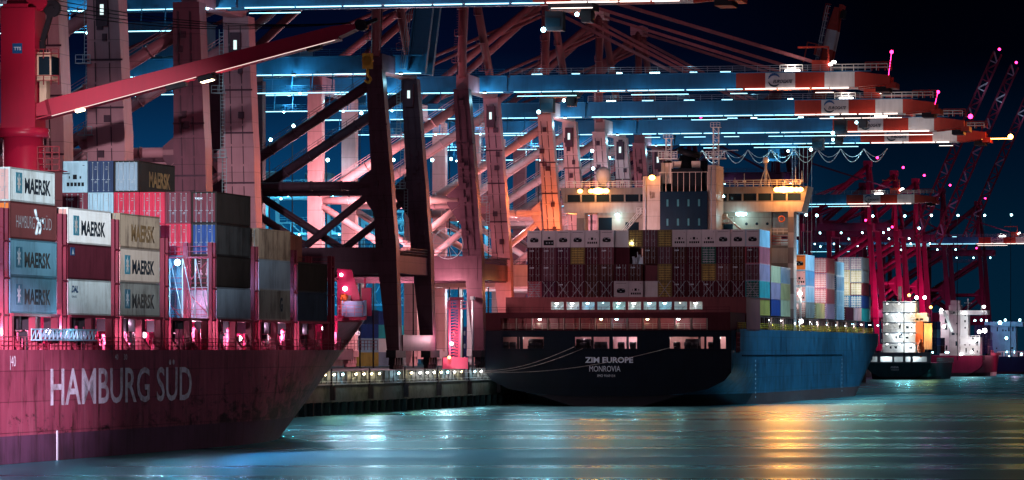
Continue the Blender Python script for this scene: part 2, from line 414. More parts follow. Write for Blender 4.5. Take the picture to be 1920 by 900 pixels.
LOGOF = paint('logo_faded', (.06, .22, .33), .5, .5, (.12, .2, .22)); LETF = paint('lettering_faded', (.035, .05, .06), .6, .9, (.18, .16, .14))
LETT = paint('lettering_weathered_tan', (.35, .22, .10), .6, .9, (.08, .06, .05))
def maersk(c, L, H, kind):
    lm = {'maersk': LETD, 'maersk_faded': LETF, 'maersk_dark': LETT}[kind]
    if kind != 'maersk_dark':
        o = mk('logo', star_logo(), c, (1.5, .005, .72)); o.scale = (.85, 1, 1); setmat(o, LOGOB if kind == 'maersk' else LOGOF, WHITE if kind == 'maersk' else LETW)
        side_text('MAERSK', 3.9, .75, 7.2, 1.35, lm, c, y=.0, bold=.035)
    else: side_text('MAERSK', 3.6, .6, 7.6, 1.6, lm, c, y=.0, bold=.035)
def C(name, col, dirt=.5, dc=None, rust=0): return paint('container_'+name, col, .55, dirt, dc, scale=1.0, rust=rust)
cMAR = C('maroon', (.13, .018, .035)); cMAR2 = C('deep_maroon', (.075, .012, .022)); cMAR3 = C('brownish_maroon', (.12, .028, .03)); cRED = C('red', (.50, .015, .05)); cPINKR = C('pinkish_red', (.42, .08, .11))
cBLU = C('blue', (.01, .05, .22)); cLBLU = C('light_blue', (.08, .26, .42)); cNAV = C('navy', (.012, .03, .09)); cSKY = C('pale_blue', (.30, .46, .55)); cGRB = C('blue_grey', (.20, .27, .34))
cMB1 = C('maersk_blue', (.10, .25, .34), .5); cMB2 = C('maersk_blue_deep', (.06, .17, .23), .7, (.03, .06, .07))
cWHI = C('white', (.68, .70, .70), .35, (.4, .36, .3)); cWH2 = C('dirty_white', (.50, .58, .60), .7, (.28, .3, .28), rust=.3)
cBEI = C('beige', (.42, .35, .30), .5, (.2, .15, .12)); cTAN = C('rusty_tan', (.30, .23, .17), .9, (.09, .06, .045), rust=.6); cGRE = C('grey', (.20, .21, .20), .9, (.06, .055, .05), rust=.5)
cDRK = C('black_brown', (.022, .017, .016), .6); cDR2 = C('charcoal', (.035, .035, .037), .9, (.008, .007, .007)); cNBK = C('blue_black', (.02, .03, .05), .6)
cYEL = C('yellow', (.48, .36, .08)); cTEA = C('teal', (.02, .34, .36)); cGRN = C('green', (.004, .10, .07)); cORG = C('orange', (.70, .18, .03)); cLIL = C('lilac', (.36, .25, .36)); cPIN = C('pale_pink', (.55, .34, .33))
cBRN = C('rust_brown', (.22, .07, .05)); cOLV = C('olive', (.16, .12, .035)); cRFG = C('reefer_grey', (.50, .46, .47), .3, (.3, .26, .26))

# ------------------------------------------------------------------ water
wm = bpy.data.materials.new('water'); wm.use_nodes = True; t = wm.node_tree; t.nodes.remove(t.nodes['Principled BSDF'])
b = t.nodes.new('ShaderNodeBsdfGlossy'); b.inputs['Color'].default_value = (.24, .70, .76, 1); b.inputs['Roughness'].default_value = .21
df = t.nodes.new('ShaderNodeBsdfDiffuse'); df.inputs['Color'].default_value = (.01, .07, .09, 1)
mxs = t.nodes.new('ShaderNodeMixShader'); mxs.inputs[0].default_value = .78
t.links.new(df.outputs[0], mxs.inputs[1]); t.links.new(b.outputs[0], mxs.inputs[2]); t.links.new(mxs.outputs[0], t.nodes['Material Output'].inputs[0])
tc = t.nodes.new('ShaderNodeTexCoord'); hsum = None
for scl, rot, amp in (((.007, .030, 1), 8, .72), ((.04, .12, 1), -6, .24), ((.4, .7, 1), 5, .04)):
    mp = t.nodes.new('ShaderNodeMapping'); mp.inputs['Scale'].default_value = scl; mp.inputs['Rotation'].default_value = (0, 0, math.radians(rot))
    n = t.nodes.new('ShaderNodeTexNoise'); n.inputs['Scale'].default_value = 1; n.inputs['Detail'].default_value = 3
    t.links.new(tc.outputs['Object'], mp.inputs[0]); t.links.new(mp.outputs[0], n.inputs[0])
    mu = t.nodes.new('ShaderNodeMath'); mu.operation = 'MULTIPLY'; mu.inputs[1].default_value = amp; t.links.new(n.outputs[0], mu.inputs[0])
    if hsum is None: hsum = mu
    else:
        a = t.nodes.new('ShaderNodeMath'); t.links.new(hsum.outputs[0], a.inputs[0]); t.links.new(mu.outputs[0], a.inputs[1]); hsum = a
bp = t.nodes.new('ShaderNodeBump'); bp.inputs['Strength'].default_value = 1.0; bp.inputs['Distance'].default_value = .8
t.links.new(hsum.outputs[0], bp.inputs['Height']); t.links.new(bp.outputs[0], b.inputs['Normal'])
m = MB(); m.quad([(-2400, -50, 0), (2400, -50, 0), (2400, 5150, 0), (-2400, 5150, 0)])
rn = t.nodes.new('ShaderNodeTexNoise'); rn.inputs['Scale'].default_value = 1; rn.inputs['Detail'].default_value = 4
rmp = t.nodes.new('ShaderNodeMapping'); rmp.inputs['Scale'].default_value = (.006, .05, 1); rmp.inputs['Rotation'].default_value = (0, 0, math.radians(4)); t.links.new(tc.outputs['Object'], rmp.inputs[0]); t.links.new(rmp.outputs[0], rn.inputs[0])
rr_ = t.nodes.new('ShaderNodeMapRange'); rr_.inputs[1].default_value = .35; rr_.inputs[2].default_value = .65; rr_.inputs[3].default_value = .22; rr_.inputs[4].default_value = .40; t.links.new(rn.outputs[0], rr_.inputs[0]); t.links.new(rr_.outputs[0], b.inputs['Roughness'])
tag(m.build('water', wm), kind='structure')

# ------------------------------------------------------------------ quay (ground) and quay wall
CONC = paint('wall_concrete', (.10, .12, .10), .85, .85, (.02, .035, .02), streak=False, scale=.5, bump=.3)
ASPH = paint('quay_asphalt', (.05, .05, .055), .8, .3, streak=False)
PILE = paint('sheet_pile_steel', (.012, .03, .032), .5, .5)
m = MB(); m.box(-700, 560, 0, 900, -2, 6.3); m.box(560, 2600, 28, 900, -2, 6.3); q = m.build('quay_ground', ASPH, None, O_QUAY); q.rotation_euler = (0, 0, PHI); tag(q, kind='structure')
qw = thing('quay_wall', P(O_QUAY, 0, 0, 0), 'long mossy concrete quay wall with sheet piles along the river', 'wall')
m = MB(); m.box(-320, 300, -.6, -.02, 4.7, 6.5)
for i in range(200): m.box(-320+i*3.1, -320+i*3.1+.25, -.72, -.6, 4.75, 6.4)
m.build('parapet', paint('parapet_steel', (.09, .10, .10), .6, .5), qw)
m = MB(); m.box(-320, 300, -1.1, -.6, 4.45, 4.62); m.rail((-320, -1.05, 4.62), (300, -1.05, 4.62), .35, 3.0, .04, 0, 1); m.build('ledge', STEEL, qw)
m = MB(); m.box(-320, 300, -.9, -.02, 1.9, 4.45); m.build('concrete_face', CONC, qw)
m = MB(); k = len(m.v); m.box(-320, 300, -.5, -.02, -1.5, 1.9)
for i in range(124):
    x = -320+i*5.0; m.box(x, x+.35, -1.35, -.5, -1.5, 1.95); m.box(x+2.2, x+2.35, -.75, -.5, -1.5, 1.9)
m.build('sheet_piles', PILE, qw)
m = MB()
for i in range(26):
    x = -300+i*24; m.box(x, x+.8, -1.6, -.9, 2.2, 4.3); m.box(x+.1, x+.25, -1.2, -.95, 4.3, 6.9)
m.build('fender_and_ladder', DARK, qw)
def bollard_lamp():
    m = MB(); m.box(-.12, .12, -.12, .05, 0, .5, 0); m.box(-.22, .22, -.35, .0, .5, .66, 0); m.ball((0, -.3, .42), .2, 1, 8); return m
lampmesh = {k: bollard_lamp().mesh('wall_lamp', [DARK, mt]) for k, mt in (('w', L_WHITE), ('y', L_WARM), ('c', L_CYAN))}
def t_for_px(o, wv, pxx, tt=0):
    p = (pxx-960)/8000; x0 = o.x-.9796*wv; y0 = o.y+.2009*wv; return (p*y0-x0)/(.2009-.9796*p)
wl = [605, 622, 638, 663, 678, 692, 707, 743, 767, 783, 797, 810, 823, 835, 848, 861, 886, 898, 909]
kinds = 'yycyyyycywwwycwycww'
for i, px_ in enumerate(wl):
    tt = t_for_px(O_QUAY, -.7, px_)
    o = mk('quay_lamp', lampmesh[kinds[i]], None, P(O_QUAY, tt, -.78, 5.6), (0, 0, PHI))
    nm = ['first', 'second', 'third', 'fourth', 'fifth', 'sixth', 'seventh', 'eighth', 'ninth', 'tenth', 'eleventh', 'twelfth', 'thirteenth', 'fourteenth', 'fifteenth', 'sixteenth', 'seventeenth', 'eighteenth', 'nineteenth'][i]
    tag(o, {'w': 'small bright white', 'y': 'small warm yellow', 'c': 'small cold bluish'}[kinds[i]]+' lamp, %s along the quay wall from the red bow' % nm, 'lamp', 'lamps along the quay wall')
    plight(o, (0, -.9, .2), 130 if kinds[i] != 'c' else 150, {'w': (1, .97, .9), 'y': (1, .85, .5), 'c': (.5, .85, 1)}[kinds[i]], .15)

# ================================================================== red container ship (left)
HULLR = paint('hull_red', (.27, .065, .11), .42, .5, (.10, .022, .045), seams=(11, 2.6), rust=.9, scale=.7, bump=.15, scrape=1.0, pale=.35)
HULLB = paint('hull_boot_top', (.10, .05, .10), .5, .8, (.03, .02, .03), seams=(11, 2.6), rust=.6, scale=.7)
ham = thing('container_ship', P(O_HAM, 0, 0), 'large dirty red container ship with white lettering on its side, bow pointing right', 'ship')
def topz_h(t): return 9.6 if t < 137 else min(13.6, 9.6+(t-137)*.32)
def T0h(z): return 65+2.9*z
def Lh(z): return 85+.3*min(z, 10)
hull_surface(ham, 40, T0h, Lh, 2.2, 9.6, topz_h, [HULLR, HULLB, paint('deck_red', (.18, .02, .05), .6, .5)], 2.35, Lstern=1, kz=-5, tstart=-110)
side_text('HAMBURG SÜD', 13.6, 4.75, 44.4, 3.95, paint('hull_lettering', (.60, .72, .82), .55, .75, (.16, .12, .14), rust=.25, scale=.8), ham, y=-.04, bold=.012)
side_text('|40', 2.6, 7.9, 1.5, 1.2, LETW, ham, bold=0)
for px_, s_ in ((215, '40'), (232, '30')):
    side_text(s_, t_for_px(O_HAM, 0, px_), 8.7, 1.0, .5, LETW, ham, bold=.01)
m = MB(); m.box(15.4, 15.75, -.035, .01, -.2, 2.6); m.build('draught_mark', LETW, ham)
# coaming wall behind the walkway, pedestals, lamps
m = MB()
m.box(-30, 114, 3.2, 3.5, 9.6, 12.5); m.box(-30, 114, 3.0, 3.2, 12.0, 12.6)
for i in range(53): m.box(-30+i*2.7, -30+i*2.7+.12, 3.0, 3.2, 9.6, 12)
m.build('hatch_coaming', HRED, ham)
starts = [-12, 4.2, 20.3, 36.0, 52.2, 68.9, 85.0, 101.0]
for s0 in starts:
    for a, b_, y_, z_, zz_ in ((.8, 3.4, 1.5, 11.3, 12.5), (5.2, 6.0, 1.5, 11.3, 12.5), (8.0, 11.4, 1.5, 11.3, 12.5), (3.8, 5.0, 2.4, 9.6, 11.6), (9.6, 10.6, 2.2, 9.6, 11.2)):
        m = MB(); m.box(s0+a, s0+b_, y_, 3.0, z_, zz_); m.build('locker', DARK, ham)
m = None
m = MB()
for s0 in starts:
    for x in (s0-.2, s0+6.2, s0+12.4): m.box(x, x+.55, .3, .9, 9.6, 12.65)
    for x in (s0+2.8, s0+9.4): m.bar((x, .5, 9.6), (x+.5, 2.8, 12.6), .35, .35)
    m.box(s0, s0+12.9, .2, .6, 12.45, 12.68); m.box(s0, s0+12.9, 2.4, 2.8, 12.45, 12.68)
m.build('container_pedestals', HPINK, ham)
m = MB()
random.seed(11)
for i in range(120):       # deck fittings, vents, pipes, lashing boxes
    x = -20+i*1.22+random.random(); y = random.choice([1.2, 1.8, 2.5]); h = random.choice([.5, .9, 1.4, 2.0]); wd = random.choice([.12, .2, .35, .6])
    if random.random() < .5: m.box(x, x+wd, y, y+.3, 9.6, 9.6+h)
    else: m.tube((x, y, 9.6), (x, y, 9.6+h), wd*.35, 6); m.ball((x, y, 9.6+h), wd*.5, 0, 6)
m.build('deck_fittings', paint('magenta_fittings', (.55, .10, .20), .5, .3), ham)['kind'] = 'stuff'
m = MB(); m.rail((-20, .12, 9.6), (136, .12, 9.6), 1.1, 1.6, .028, 0, 3); m.build('railing', HPINK, ham)
# lashing bridges between the bays
for i, s0 in enumerate(starts+[117.2]):
    if i == 0: continue
    m = MB(); x0 = s0-2.6; top = 21.5 if s0 in (4.2, 20.3, 36.0) else 20.2
    if s0 == 117.2: top = 19.9; x0 = s0-2.4
    for y in ([.35, 2.9, 5.5, 8.1, 10.7, 13.4]):
        for x in (x0+.25, x0+1.5): m.box(x, x+.3, y, y+.42, 9.6, top)
    for z in (12.6, 15.7, 18.8):
        if z < top: m.box(x0+.2, x0+1.9, .3, 39, z-.16, z); m.rail((x0+.2, .35, z), (x0+.2, 20, z), 1.0, 2.6, .03, 0, 2)
    for y in range(0, 13, 3): m.bar((x0+.4, .5+y, 12.8), (x0+.4, 3.1+y, 15.6), .1, .1); m.bar((x0+.4, 3.1+y, 15.9), (x0+.4, .5+y, 18.7), .1, .1)
    m.build('lashing_bridge', HPINK, ham)
m = MB()
for k in range(8): m.box(66.2+.02, 66.3, .6+k*1.3, .7+k*1.3, 12.8, 18.6); m.bar((66.2, .6+k*1.3, 12.8), (66.2, 1.9+k*1.3, 18.6), .06, .06)
m.build('lashing_rods', STEEL, ham)
# deck lamps
dl = [(-5, 2.9, 11.3), (1, 1.5, 11), (17.5, 1.5, 11.2), (29.5, 2.9, 11.9), (33.8, 2.9, 10.9), (41, 2.9, 10.9), (44, 2.9, 12), (51.5, 2.9, 11), (58, 2.9, 11.9), (66, 2.9, 11.6), (75, 2.9, 10.9), (80, 2.9, 12), (86, 2.9, 10.8), (93, 2.9, 12), (99, 2.9, 10.8), (109, 2.9, 11.6), (122, 3, 12.0)]
bm_ = MB(); bm_.box(-.15, .15, 0, .15, -.15, .15, 0); bm_.ball((0, -.08, 0), .27, 1, 8); dlm = bm_.mesh('deck_lamp', [DARK, L_PINK])
for x, y, z in dl:
    o = mk('deck_lamp', dlm, ham, (x, y, z)); plight(o, (0, -.8, .1), 720, (1, .62, .80), .15)
bm_ = MB(); bm_.box(-.2, .2, -.05, .1, -.2, .2, 0); bm_.ball((0, -.1, 0), .33, 1, 8); dlb = bm_.mesh('deck_lamp', [DARK, L_CYAN])
for x, y, z in [(65.3, 3.6, 18.2), (65.3, 4.8, 14.9), (65.3, 7.5, 17.6), (1.2, 2.6, 15), (1.2, 4.5, 18), (82.9, 2.2, 16.5), (99, 2.2, 15.5), (33.9, 2.3, 16.0), (50.2, 5, 15.0)]:
    o = mk('deck_lamp', dlb, ham, (x, y, z)); plight(o, (-.9, 0, 0), 700, (.25, .62, 1), .2)
for s0 in starts[1:]:
    for zq in (11.2, 14.3, 17.6): plight(ham, (s0-1.2, 1.7, zq), 260, (1, .35, .62), .2, 'spill_light')  # pink spill lights added in the gaps, no fixtures
spot(ham, (64.8, -.3, 17.8), (20, -60, 0), 50000, (.08, .45, 1), 75, .3, .8)
spot(ham, (100, -26, 44), (100, 3, 17), 14000, (1, .86, .78), 62, .6, .9)  # mid-air flood added to brighten the dark forward bays
spot(ham, (140, -30, 40), (150, 8, 13), 16000, (1, .72, .74), 40, .6, .9)  # second added flood, no fixture, brightens the bow
# machinery blocks inside the empty fourth bay (hatch covers with lit pipework)
m = MB(); m.box(52.2, 65.0, .6, 39, 12.4, 12.7); m.build('hatch_cover', HPINK, ham)
# gangway truss stowed along the rail
g = MB(); x0, x1 = t_for_px(O_HAM, 0, 58), t_for_px(O_HAM, 0, 163)
for y in (.1, .95):
    for z in (10.45, 11.35): g.bar((x0, y-1, z), (x1, y-1, z), .12, .12)
    n_ = 14
    for i in range(n_):
        a = x0+(x1-x0)*i/n_; b_ = x0+(x1-x0)*(i+1)/n_
        g.bar((a, y-1, 10.45), (b_, y-1, 11.35), .08, .08); g.bar((a, y-1, 10.45), (a, y-1, 11.35), .07, .07)
g.box(x0, x1, -.9, -.05, 10.40, 10.46)
g.build('gangway', paint('gangway_aluminium', (.25, .50, .62), .4, .3), ham)
plight(ham, ((x0+x1)/2, -1.8, 12.4), 260, (.4, .8, 1), .2)
# bow: raised forecastle, breakwater bulkhead
m = MB(); wy = 3.3
pts = [(140, wy-.4, 9.62), (140, 36, 9.62), (140, 36, 13.4), (140, wy-.4, 13.4)]
BRX = 143.0
m.box(BRX, BRX+.3, 6.6, 33.4, 9.62, 13.6)
m.build('forecastle_front', HRED, ham)
m = MB(); m.box(BRX, 150, 6.0, 34, 13.0, 13.3); m.box(150, 164, 8.6, 31.4, 13.0, 13.3); m.build('forecastle_deck', paint('deck_red2', (.25, .02, .06), .6, .4), ham)
m = MB()
def bw(px_, z, wv=None):
    return px_
bx = 146.5
def wy_of(px_, tt):   # inboard offset that projects to px_
    p = (px_-960)/8000; return (O_HAM.x+.2009*tt-p*(O_HAM.y+.9796*tt))/(.9796+.2009*p)
prof = [(632, 504), (659, 506), (672, 548), (676, 560), (686, 592), (686, 600), (632, 600)]
pp = []
for a, b_ in prof:
    wv = wy_of(a, bx); yy = O_HAM.y+.9796*bx+.2009*wv; pp.append((bx, wv, 9.5-(b_-658)*yy/8000))
m.prism(pp, (.25, 0, 0))
for (a, b_), (c_, d_) in (((636, 520), (663, 520)), ((636, 540), (669, 540)), ((636, 560), (675, 560))):
    wa = wy_of(a, bx); wb = wy_of(c_, bx); yy = O_HAM.y+.9796*bx; z = 9.5-(b_-658)*yy/8000; m.box(bx-.12, bx, wb, wa, z-.08, z+.08)
m.build('breakwater', HRED, ham)
m = MB()
for a, b_, r in ((648, 541, .28), (634+7, 515, .2)):
    wv = wy_of(a, bx); yy = O_HAM.y+.98*bx; z = 9.5-(b_-658)*yy/8000; m.ball((bx-.3, wv, z), r, 0, 8)
m.build('floodlight', L_PINK, ham)
plight(ham, (bx-4, wy_of(650, bx), 16.5), 420, (1, .50, .66), .3); plight(ham, (bx-5, wy_of(655, bx), 12.0), 260, (1, .5, .66), .3)
m = MB(); wv = wy_of(664, bx-1.6); m.tube((bx-1.6, wv-1.1, 14.4), (bx-1.6, wv+1.1, 14.4), .95, 14); m.box(bx-2, bx-1.2, wv-1.4, wv-1.2, 13.6, 15.4); m.box(bx-2, bx-1.2, wv+1.2, wv+1.4, 13.6, 15.4)
m.build('windlass', paint('pale_blue_gear', (.30, .42, .65), .4, .3), ham)
m = MB(); wv = wy_of(644, bx-1.6); m.tube((bx-1.6, wv, 13.6), (bx-1.6, wv, 15.3), .35, 8); m.tube((bx-1.6, wv, 15.3), (bx-1.2, wv, 15.9), .35, 8, 0, .5); m.build('vent_cowl', paint('orange_vent', (.8, .16, .03), .5, .3), ham)
m = MB(); wv = wy_of(650, bx-.2); m.box(bx-.2, bx, wv-.45, wv+.45, 13.8, 16.0); m.build('door', paint('door_pale', (.7, .55, .6), .5, .2), ham)
m = MB(); m.rail((bx-3.5, wy_of(634, bx-3.5), 13.6), (bx-3.5, wy_of(680, bx-3.5), 13.6), 1.2, 1.1, .03, 0, 3); m.build('bow_rail', paint('pale_pink_fittings', (.62, .25, .34)), ham)
m = MB(); m.box(bx+.4, bx+.9, wy_of(686, bx)-.5, wy_of(676, bx), 13.6, 16.9); m.tube((bx+.6, wy_of(682, bx), 16.9), (bx+.6, wy_of(682, bx), 18), .12, 6); m.build('roller_stand', HRED, ham)

# deck crane with its jib swung out over the river
CT, CW = 63.0, 18.6
dc = thing('deck_crane', (0,0,0), None, None); dc.parent = ham; dc.location = (CT, CW, 0); dc.rotation_euler = (0, 0, 0)
CR = paint('crane_red', (.38, .008, .035), .4, .3, (.2, .01, .03))
m = MB(); m.tube((0, 0, 9), (0, 0, 30.5), 2.0, 16); m.tube((0, 0, 24), (0, 0, 27.5), 2.0, 16, 0, 2.5); m.tube((0, 0, 30.5), (0, 0, 31.4), 2.55, 16); m.build('pedestal', CR, dc)
m = MB(); m.box(-1.7, 1.7, -1.75, 1.75, 31.4, 43.2); m.box(-1.6, 1.6, -1.0, 1.6, 43.2, 43.6)
for y in (-1.6, .4): m.tube((-1.0, y, 43.9), (1.0, y, 43.9), 1.0, 12)
m.build('column', CR, dc)
m = MB(); m.tube((-.3, -3.0, 43.2), (.3, -3.0, 43.2), .85, 14); m.tube((-.5, -3.0, 43.2), (.5, -3.0, 43.2), .3, 8); m.bar((0, -3, 43.2), (0, -2.0, 40), .4, .5); m.bar((0, -1.9, 40), (0, -1.9, 33), .5, .7); m.build('sheave_arm', DARK, dc)
m = MB(); m.box(-1.2, .9, -3.3, -1.8, 36.0, 38.8); m.box(-.7, .5, -2.6, -1.9, 33.5, 36.0); m.build('operator_cab', paint('cab_tan', (.62, .42, .30), .5, .3), dc)
m = MB(); m.box(-1.3, .95, -3.4, -3.3, 36.6, 38.4); m.box(-1.23, -1.2, -3.1, -2.0, 36.6, 38.4); m.build('cab_window', GLASS, dc)
m = MB()
for z in (36, 38.6): m.rail((-1.5, -4.1, z-.4), (-1.5, -1.8, z-.4), .9, .8, .04, 0, 2)
for z in (27.2, ): m.rail((-2.2, -4.4, z), (-2.2, -2.2, z), 2.3, .7, .05, 0, 4); m.box(-2.2, .5, -4.4, -2.2, z-.1, z)
for z in range(17, 28, 1): m.box(-2.25, -2.2, -2.9, -2.3, z, z+.07)
m.box(-2.25, -2.2, -2.9, -2.83, 12, 28); m.box(-2.25, -2.2, -2.35, -2.28, 12, 28); m.build('ladder_cage', paint('dull_red', (.25, .02, .03)), dc)
m = MB(); m.box(-1.72, -1.7, -.45, .55, 38.7, 39.7); m.build('nameplate', LETB, dc)
end_text('TTS', .4, 39.0, .75, .35, LETW, dc, x=-1.75, bold=.03)
# jib
A = Vector((0, -1.0, 33.0)); Bp = Vector((3, -33.6, 41.2)); dj = (Bp-A).normalized()
m = MB(); side = Vector((1, .09, 0)).normalized(); upj = side.cross(dj).normalized()*-1
if upj.z < 0: upj = -upj
def jp(s_, a, c): return A + (Bp-A)*s_ + side*a + upj*c
def jbox(mb, s0, s1, a0, a1, c0, c1, c0b=None, c1b=None, mi=0):
    c0b = c0 if c0b is None else c0b; c1b = c1 if c1b is None else c1b; k = len(mb.v)
    for ss, cc0, cc1 in ((s0, c0, c1), (s1, c0b, c1b)):
        for aa, cc in ((a0, cc0), (a1, cc0), (a1, cc1), (a0, cc1)): mb.v.append(jp(ss, aa, cc))
    for f in ((0,1,2,3),(7,6,5,4),(0,4,5,1),(1,5,6,2),(2,6,7,3),(3,7,4,0)): mb.face([k+i for i in f], mi)
jbox(m, 0, .06, -1.3, -.6, -.5, .5, -.8, .75); jbox(m, 0, .06, .6, 1.3, -.5, .5, -.8, .75)
jbox(m, .05, .92, -1.3, 1.3, -.8, .75, -.62, .62); jbox(m, .92, .985, -1.3, 1.3, -.62, .62, -.2, .3)
jbox(m, .005, .93, -1.45, 1.45, -.92, -.8, -.74, -.62)
m.build('jib', CR, dc)
for q_ in ((.40, .46, -.5, .6, -1.3, -.9), (.50, .545, -1.0, 1.0, -1.35, -.85), (.83, .87, -.9, .9, -1.1, -.7)): m = MB(); jbox(m, *q_); m.build('jib_lamp_box', DARK, dc)
m = MB(); jbox(m, .505, .54, -.7, .7, -1.40, -1.36); jbox(m, .13, .155, -1.3, -.5, -1.2, -1.0); m.build('jib_lamp', L_WARM, dc)
lp = jp(.525, 0, -2.2); plight(dc, (-7, -5, 40), 1300, (1, .8, .85), .3, 'column_fill'); plight(dc, lp, 500, (1, .8, .6), .3)  # first light is fill added in mid-air to brighten the column
m = MB(); jbox(m, .06, .5, -1.47, -1.42, -1.0, -.93, -.9, -.83); jbox(m, .56, .92, -1.47, -1.42, -.9, -.83, -.83, -.76); m.build('jib_light_strip', glow('strip_warm', (1, .72, .66), 1.1), dc)
m = MB(); c = jp(1.0, 0, .1); m.ball(c, .5, 0, 8); m.tube(c+Vector((-1, 0, 0)), c+Vector((1, 0, 0)), .55, 10); m.bar(c, c+dj*1.6+Vector((0, 0, .2)), .8, .3); m.build('jib_head', DARK, dc)
m = MB(); hk = c+dj*.6
for a in (-.25, .25): m.bar(hk+Vector((a, 0, -.3)), hk+Vector((a, 0, -3.0)), .05, .05)
m.build('hoist_rope', BLACK, dc)
m = MB(); m.box(hk.x-.4, hk.x+.4, hk.y-.45, hk.y+.45, hk.z-4.4, hk.z-2.9); m.tube((hk.x-.4, hk.y, hk.z-3.6), (hk.x+.4, hk.y, hk.z-3.6), .5, 10)
m.path([(hk.x, hk.y, hk.z-4.4), (hk.x, hk.y, hk.z-5), (hk.x, hk.y-.35, hk.z-5.4), (hk.x, hk.y-.1, hk.z-5.8), (hk.x, hk.y+.3, hk.z-5.5)], .13, 6); m.build('hook_block', HOOKY, dc)
m = MB()
for dz, dd in ((0, 0), (.45, .5), (-.9, .2), (-.5, -.4)):
    pts = []
    for k in range(13):
        s_ = k/12; a = Vector((dd*.5, -3.1, 43.6+dz)); b_ = Vector(jp(.97, dd, .6)); q_ = a.lerp(b_, s_); q_.z -= math.sin(math.pi*s_)*1.0; pts.append(q_)
    m.path(pts, .045, 4)
m.build('luffing_ropes', BLACK, dc)

# ---- containers on the red ship
G1 = 'containers on the red ship'; cCOR0 = C('salmon', (.60, .28, .26))
TN = ['bottom', 'second', 'third', 'top', 'fifth']
def hz(k): return 12.7+k*3.15
def hc(s, col, tier, mat, label, end='door', side=None, **kw): return container(O_HAM, s, .5+col*2.67, hz(tier), mat, label, G1, end=end, side=side, **kw)
S1, S2, S3, S4, S5, S6, S7 = starts[1:]
def sudside(c, L, H):
    side_text('HAMBURG', 1.6, .95, 5.0, 1.05, LETW, c, y=0, bold=-.012); side_text('SÜD', 9.0, .95, 2.4, 1.25, LETW, c, y=0, bold=-.012)
    m = MB(); m.path([(6.6, -.05, 2.6), (7.0, -.05, 2.0), (7.7, -.05, 1.6), (8.2, -.05, 1.1), (7.8, -.05, .6)], .12, 5); m.path([(6.9, -.05, .5), (7.4, -.05, 1.4), (8.4, -.05, 1.9), (8.9, -.05, 1.5)], .12, 5); m.build('emblem', LETW, c)
def dalside(c, L, H):
    side_text('DAL', 1.0, 1.95, 2.0, .62, LETB, c, y=0, bold=.04, italic=.3); side_text('GAUSS', 1.1, 1.5, 1.4, .2, LETB, c, y=0, bold=.0)
def malside(c, L, H):
    m = MB(); m.box(.7, 1.9, -.02, .01, H-1.05, H-.35); m.build('logo_plate', LETB, c)
    m = MB(); m.quad([(1.0, -.03, H-.95), (1.7, -.03, H-.95), (1.3, -.03, H-.45)]); m.build('logo_mark', LETW, c)
def gside(c, L, H): side_text('G', 8.6, .9, 1.1, 1.5, LETD, c, y=0, bold=.03)
hc(S1, 0, 0, cMB2, 'bottom deep blue container in the leftmost bay, faded star and dark lettering', side='maersk_faded', end='none')
hc(S1, 0, 1, cMB1, 'steel blue container with dark lettering, under the maroon one with the white emblem', side='maersk_faded', end='none')
hc(S1, 0, 2, cMAR3, 'maroon container with thin white lettering, a flying emblem and an orange door', side=sudside, doorm=cORG)
hc(S1, 0, 3, cWH2, 'pale white container with star logo on top of the leftmost stack', doorm=cPIN, side='maersk', L=12.3, H=2.85)
hc(S2, 0, 0, cWH2, 'dirty white container with a small blue italic word, bottom of the second bay', side=dalside)
hc(S2, 0, 1, cMAR2, 'plain dark maroon container with a tiny blue logo plate, middle of the second bay', side=malside)
hc(S2, 0, 2, cWHI, 'clean white container with bright blue star logo, top of the second bay', doorm=cCOR0, side='maersk')
hc(S3, 0, 0, cGRE, 'grimy grey container with half scraped lettering, bottom of the third bay', side='maersk_faded')
hc(S3, 0, 1, cBEI, 'beige container with blue star logo, middle of the third bay', side='maersk')
hc(S3, 0, 2, cTAN, 'rust stained grey container with washed out tan lettering, top of the third bay', side='maersk_dark')
hc(S5, 0, 0, cGRB, 'stained blue grey container at the bottom of the tall dark stack')
hc(S5, 0, 1, cDRK, 'plain black brown container, second tier of the tall dark stack')
hc(S5, 0, 2, cDR2, 'sooty streaked charcoal container with blue doors, third tier of the tall dark stack')
hc(S5, 0, 3, cDRK, 'dark container on top of the tall stack, its doors marked tex', endtxt='tex')
bays5 = [(1, 0, cLBLU, 'light blue container end low behind the lit lashing frame'), (2, 0, cGRB, 'grey blue container end behind the lit lashing frame, bottom row'), (1, 1, cLBLU, 'light blue container end behind the upper level of the lit lashing frame'), (2, 1, cSKY, 'pale container end in the lit frame, second tier'),
 (1, 2, cRED, 'bright crimson container end lit from below, beside the blue doors'), (1, 3, cMAR, 'maroon container end directly above the crimson one'), (2, 2, cRED, 'crimson container end half hidden behind the tan lettered container, third tier'), (2, 3, cRED, 'red container end second from the maroon one, top row of doors'), (3, 3, cRED, 'red container end marked with a small white bird, under the grey doors'), (4, 3, cSKY, 'pale blue grey container end under the dark blue doors'), (5, 3, cMAR, 'maroon container end marked tex under the pale reefer'),
 (3, 4, cGRB, 'grey doored container with sooty tan lettered side, topmost row'), (4, 4, cNAV, 'dark blue container end with white star mark, topmost row')]
for col, tier, mt, lb in bays5:
    c = hc(S5, col, tier, mt, lb, side='maersk_dark' if (col, tier) == (3, 4) else None, endtxt='tex' if (col, tier) == (5, 3) else None)
    if (col, tier) == (3, 4): setmat([x for x in c.children if x.name.startswith('body')][0], cDRK)
c = hc(S5, 5, 4, cSKY, 'pale blue refrigerated container end left of the dark blue doors', end='reefer1')
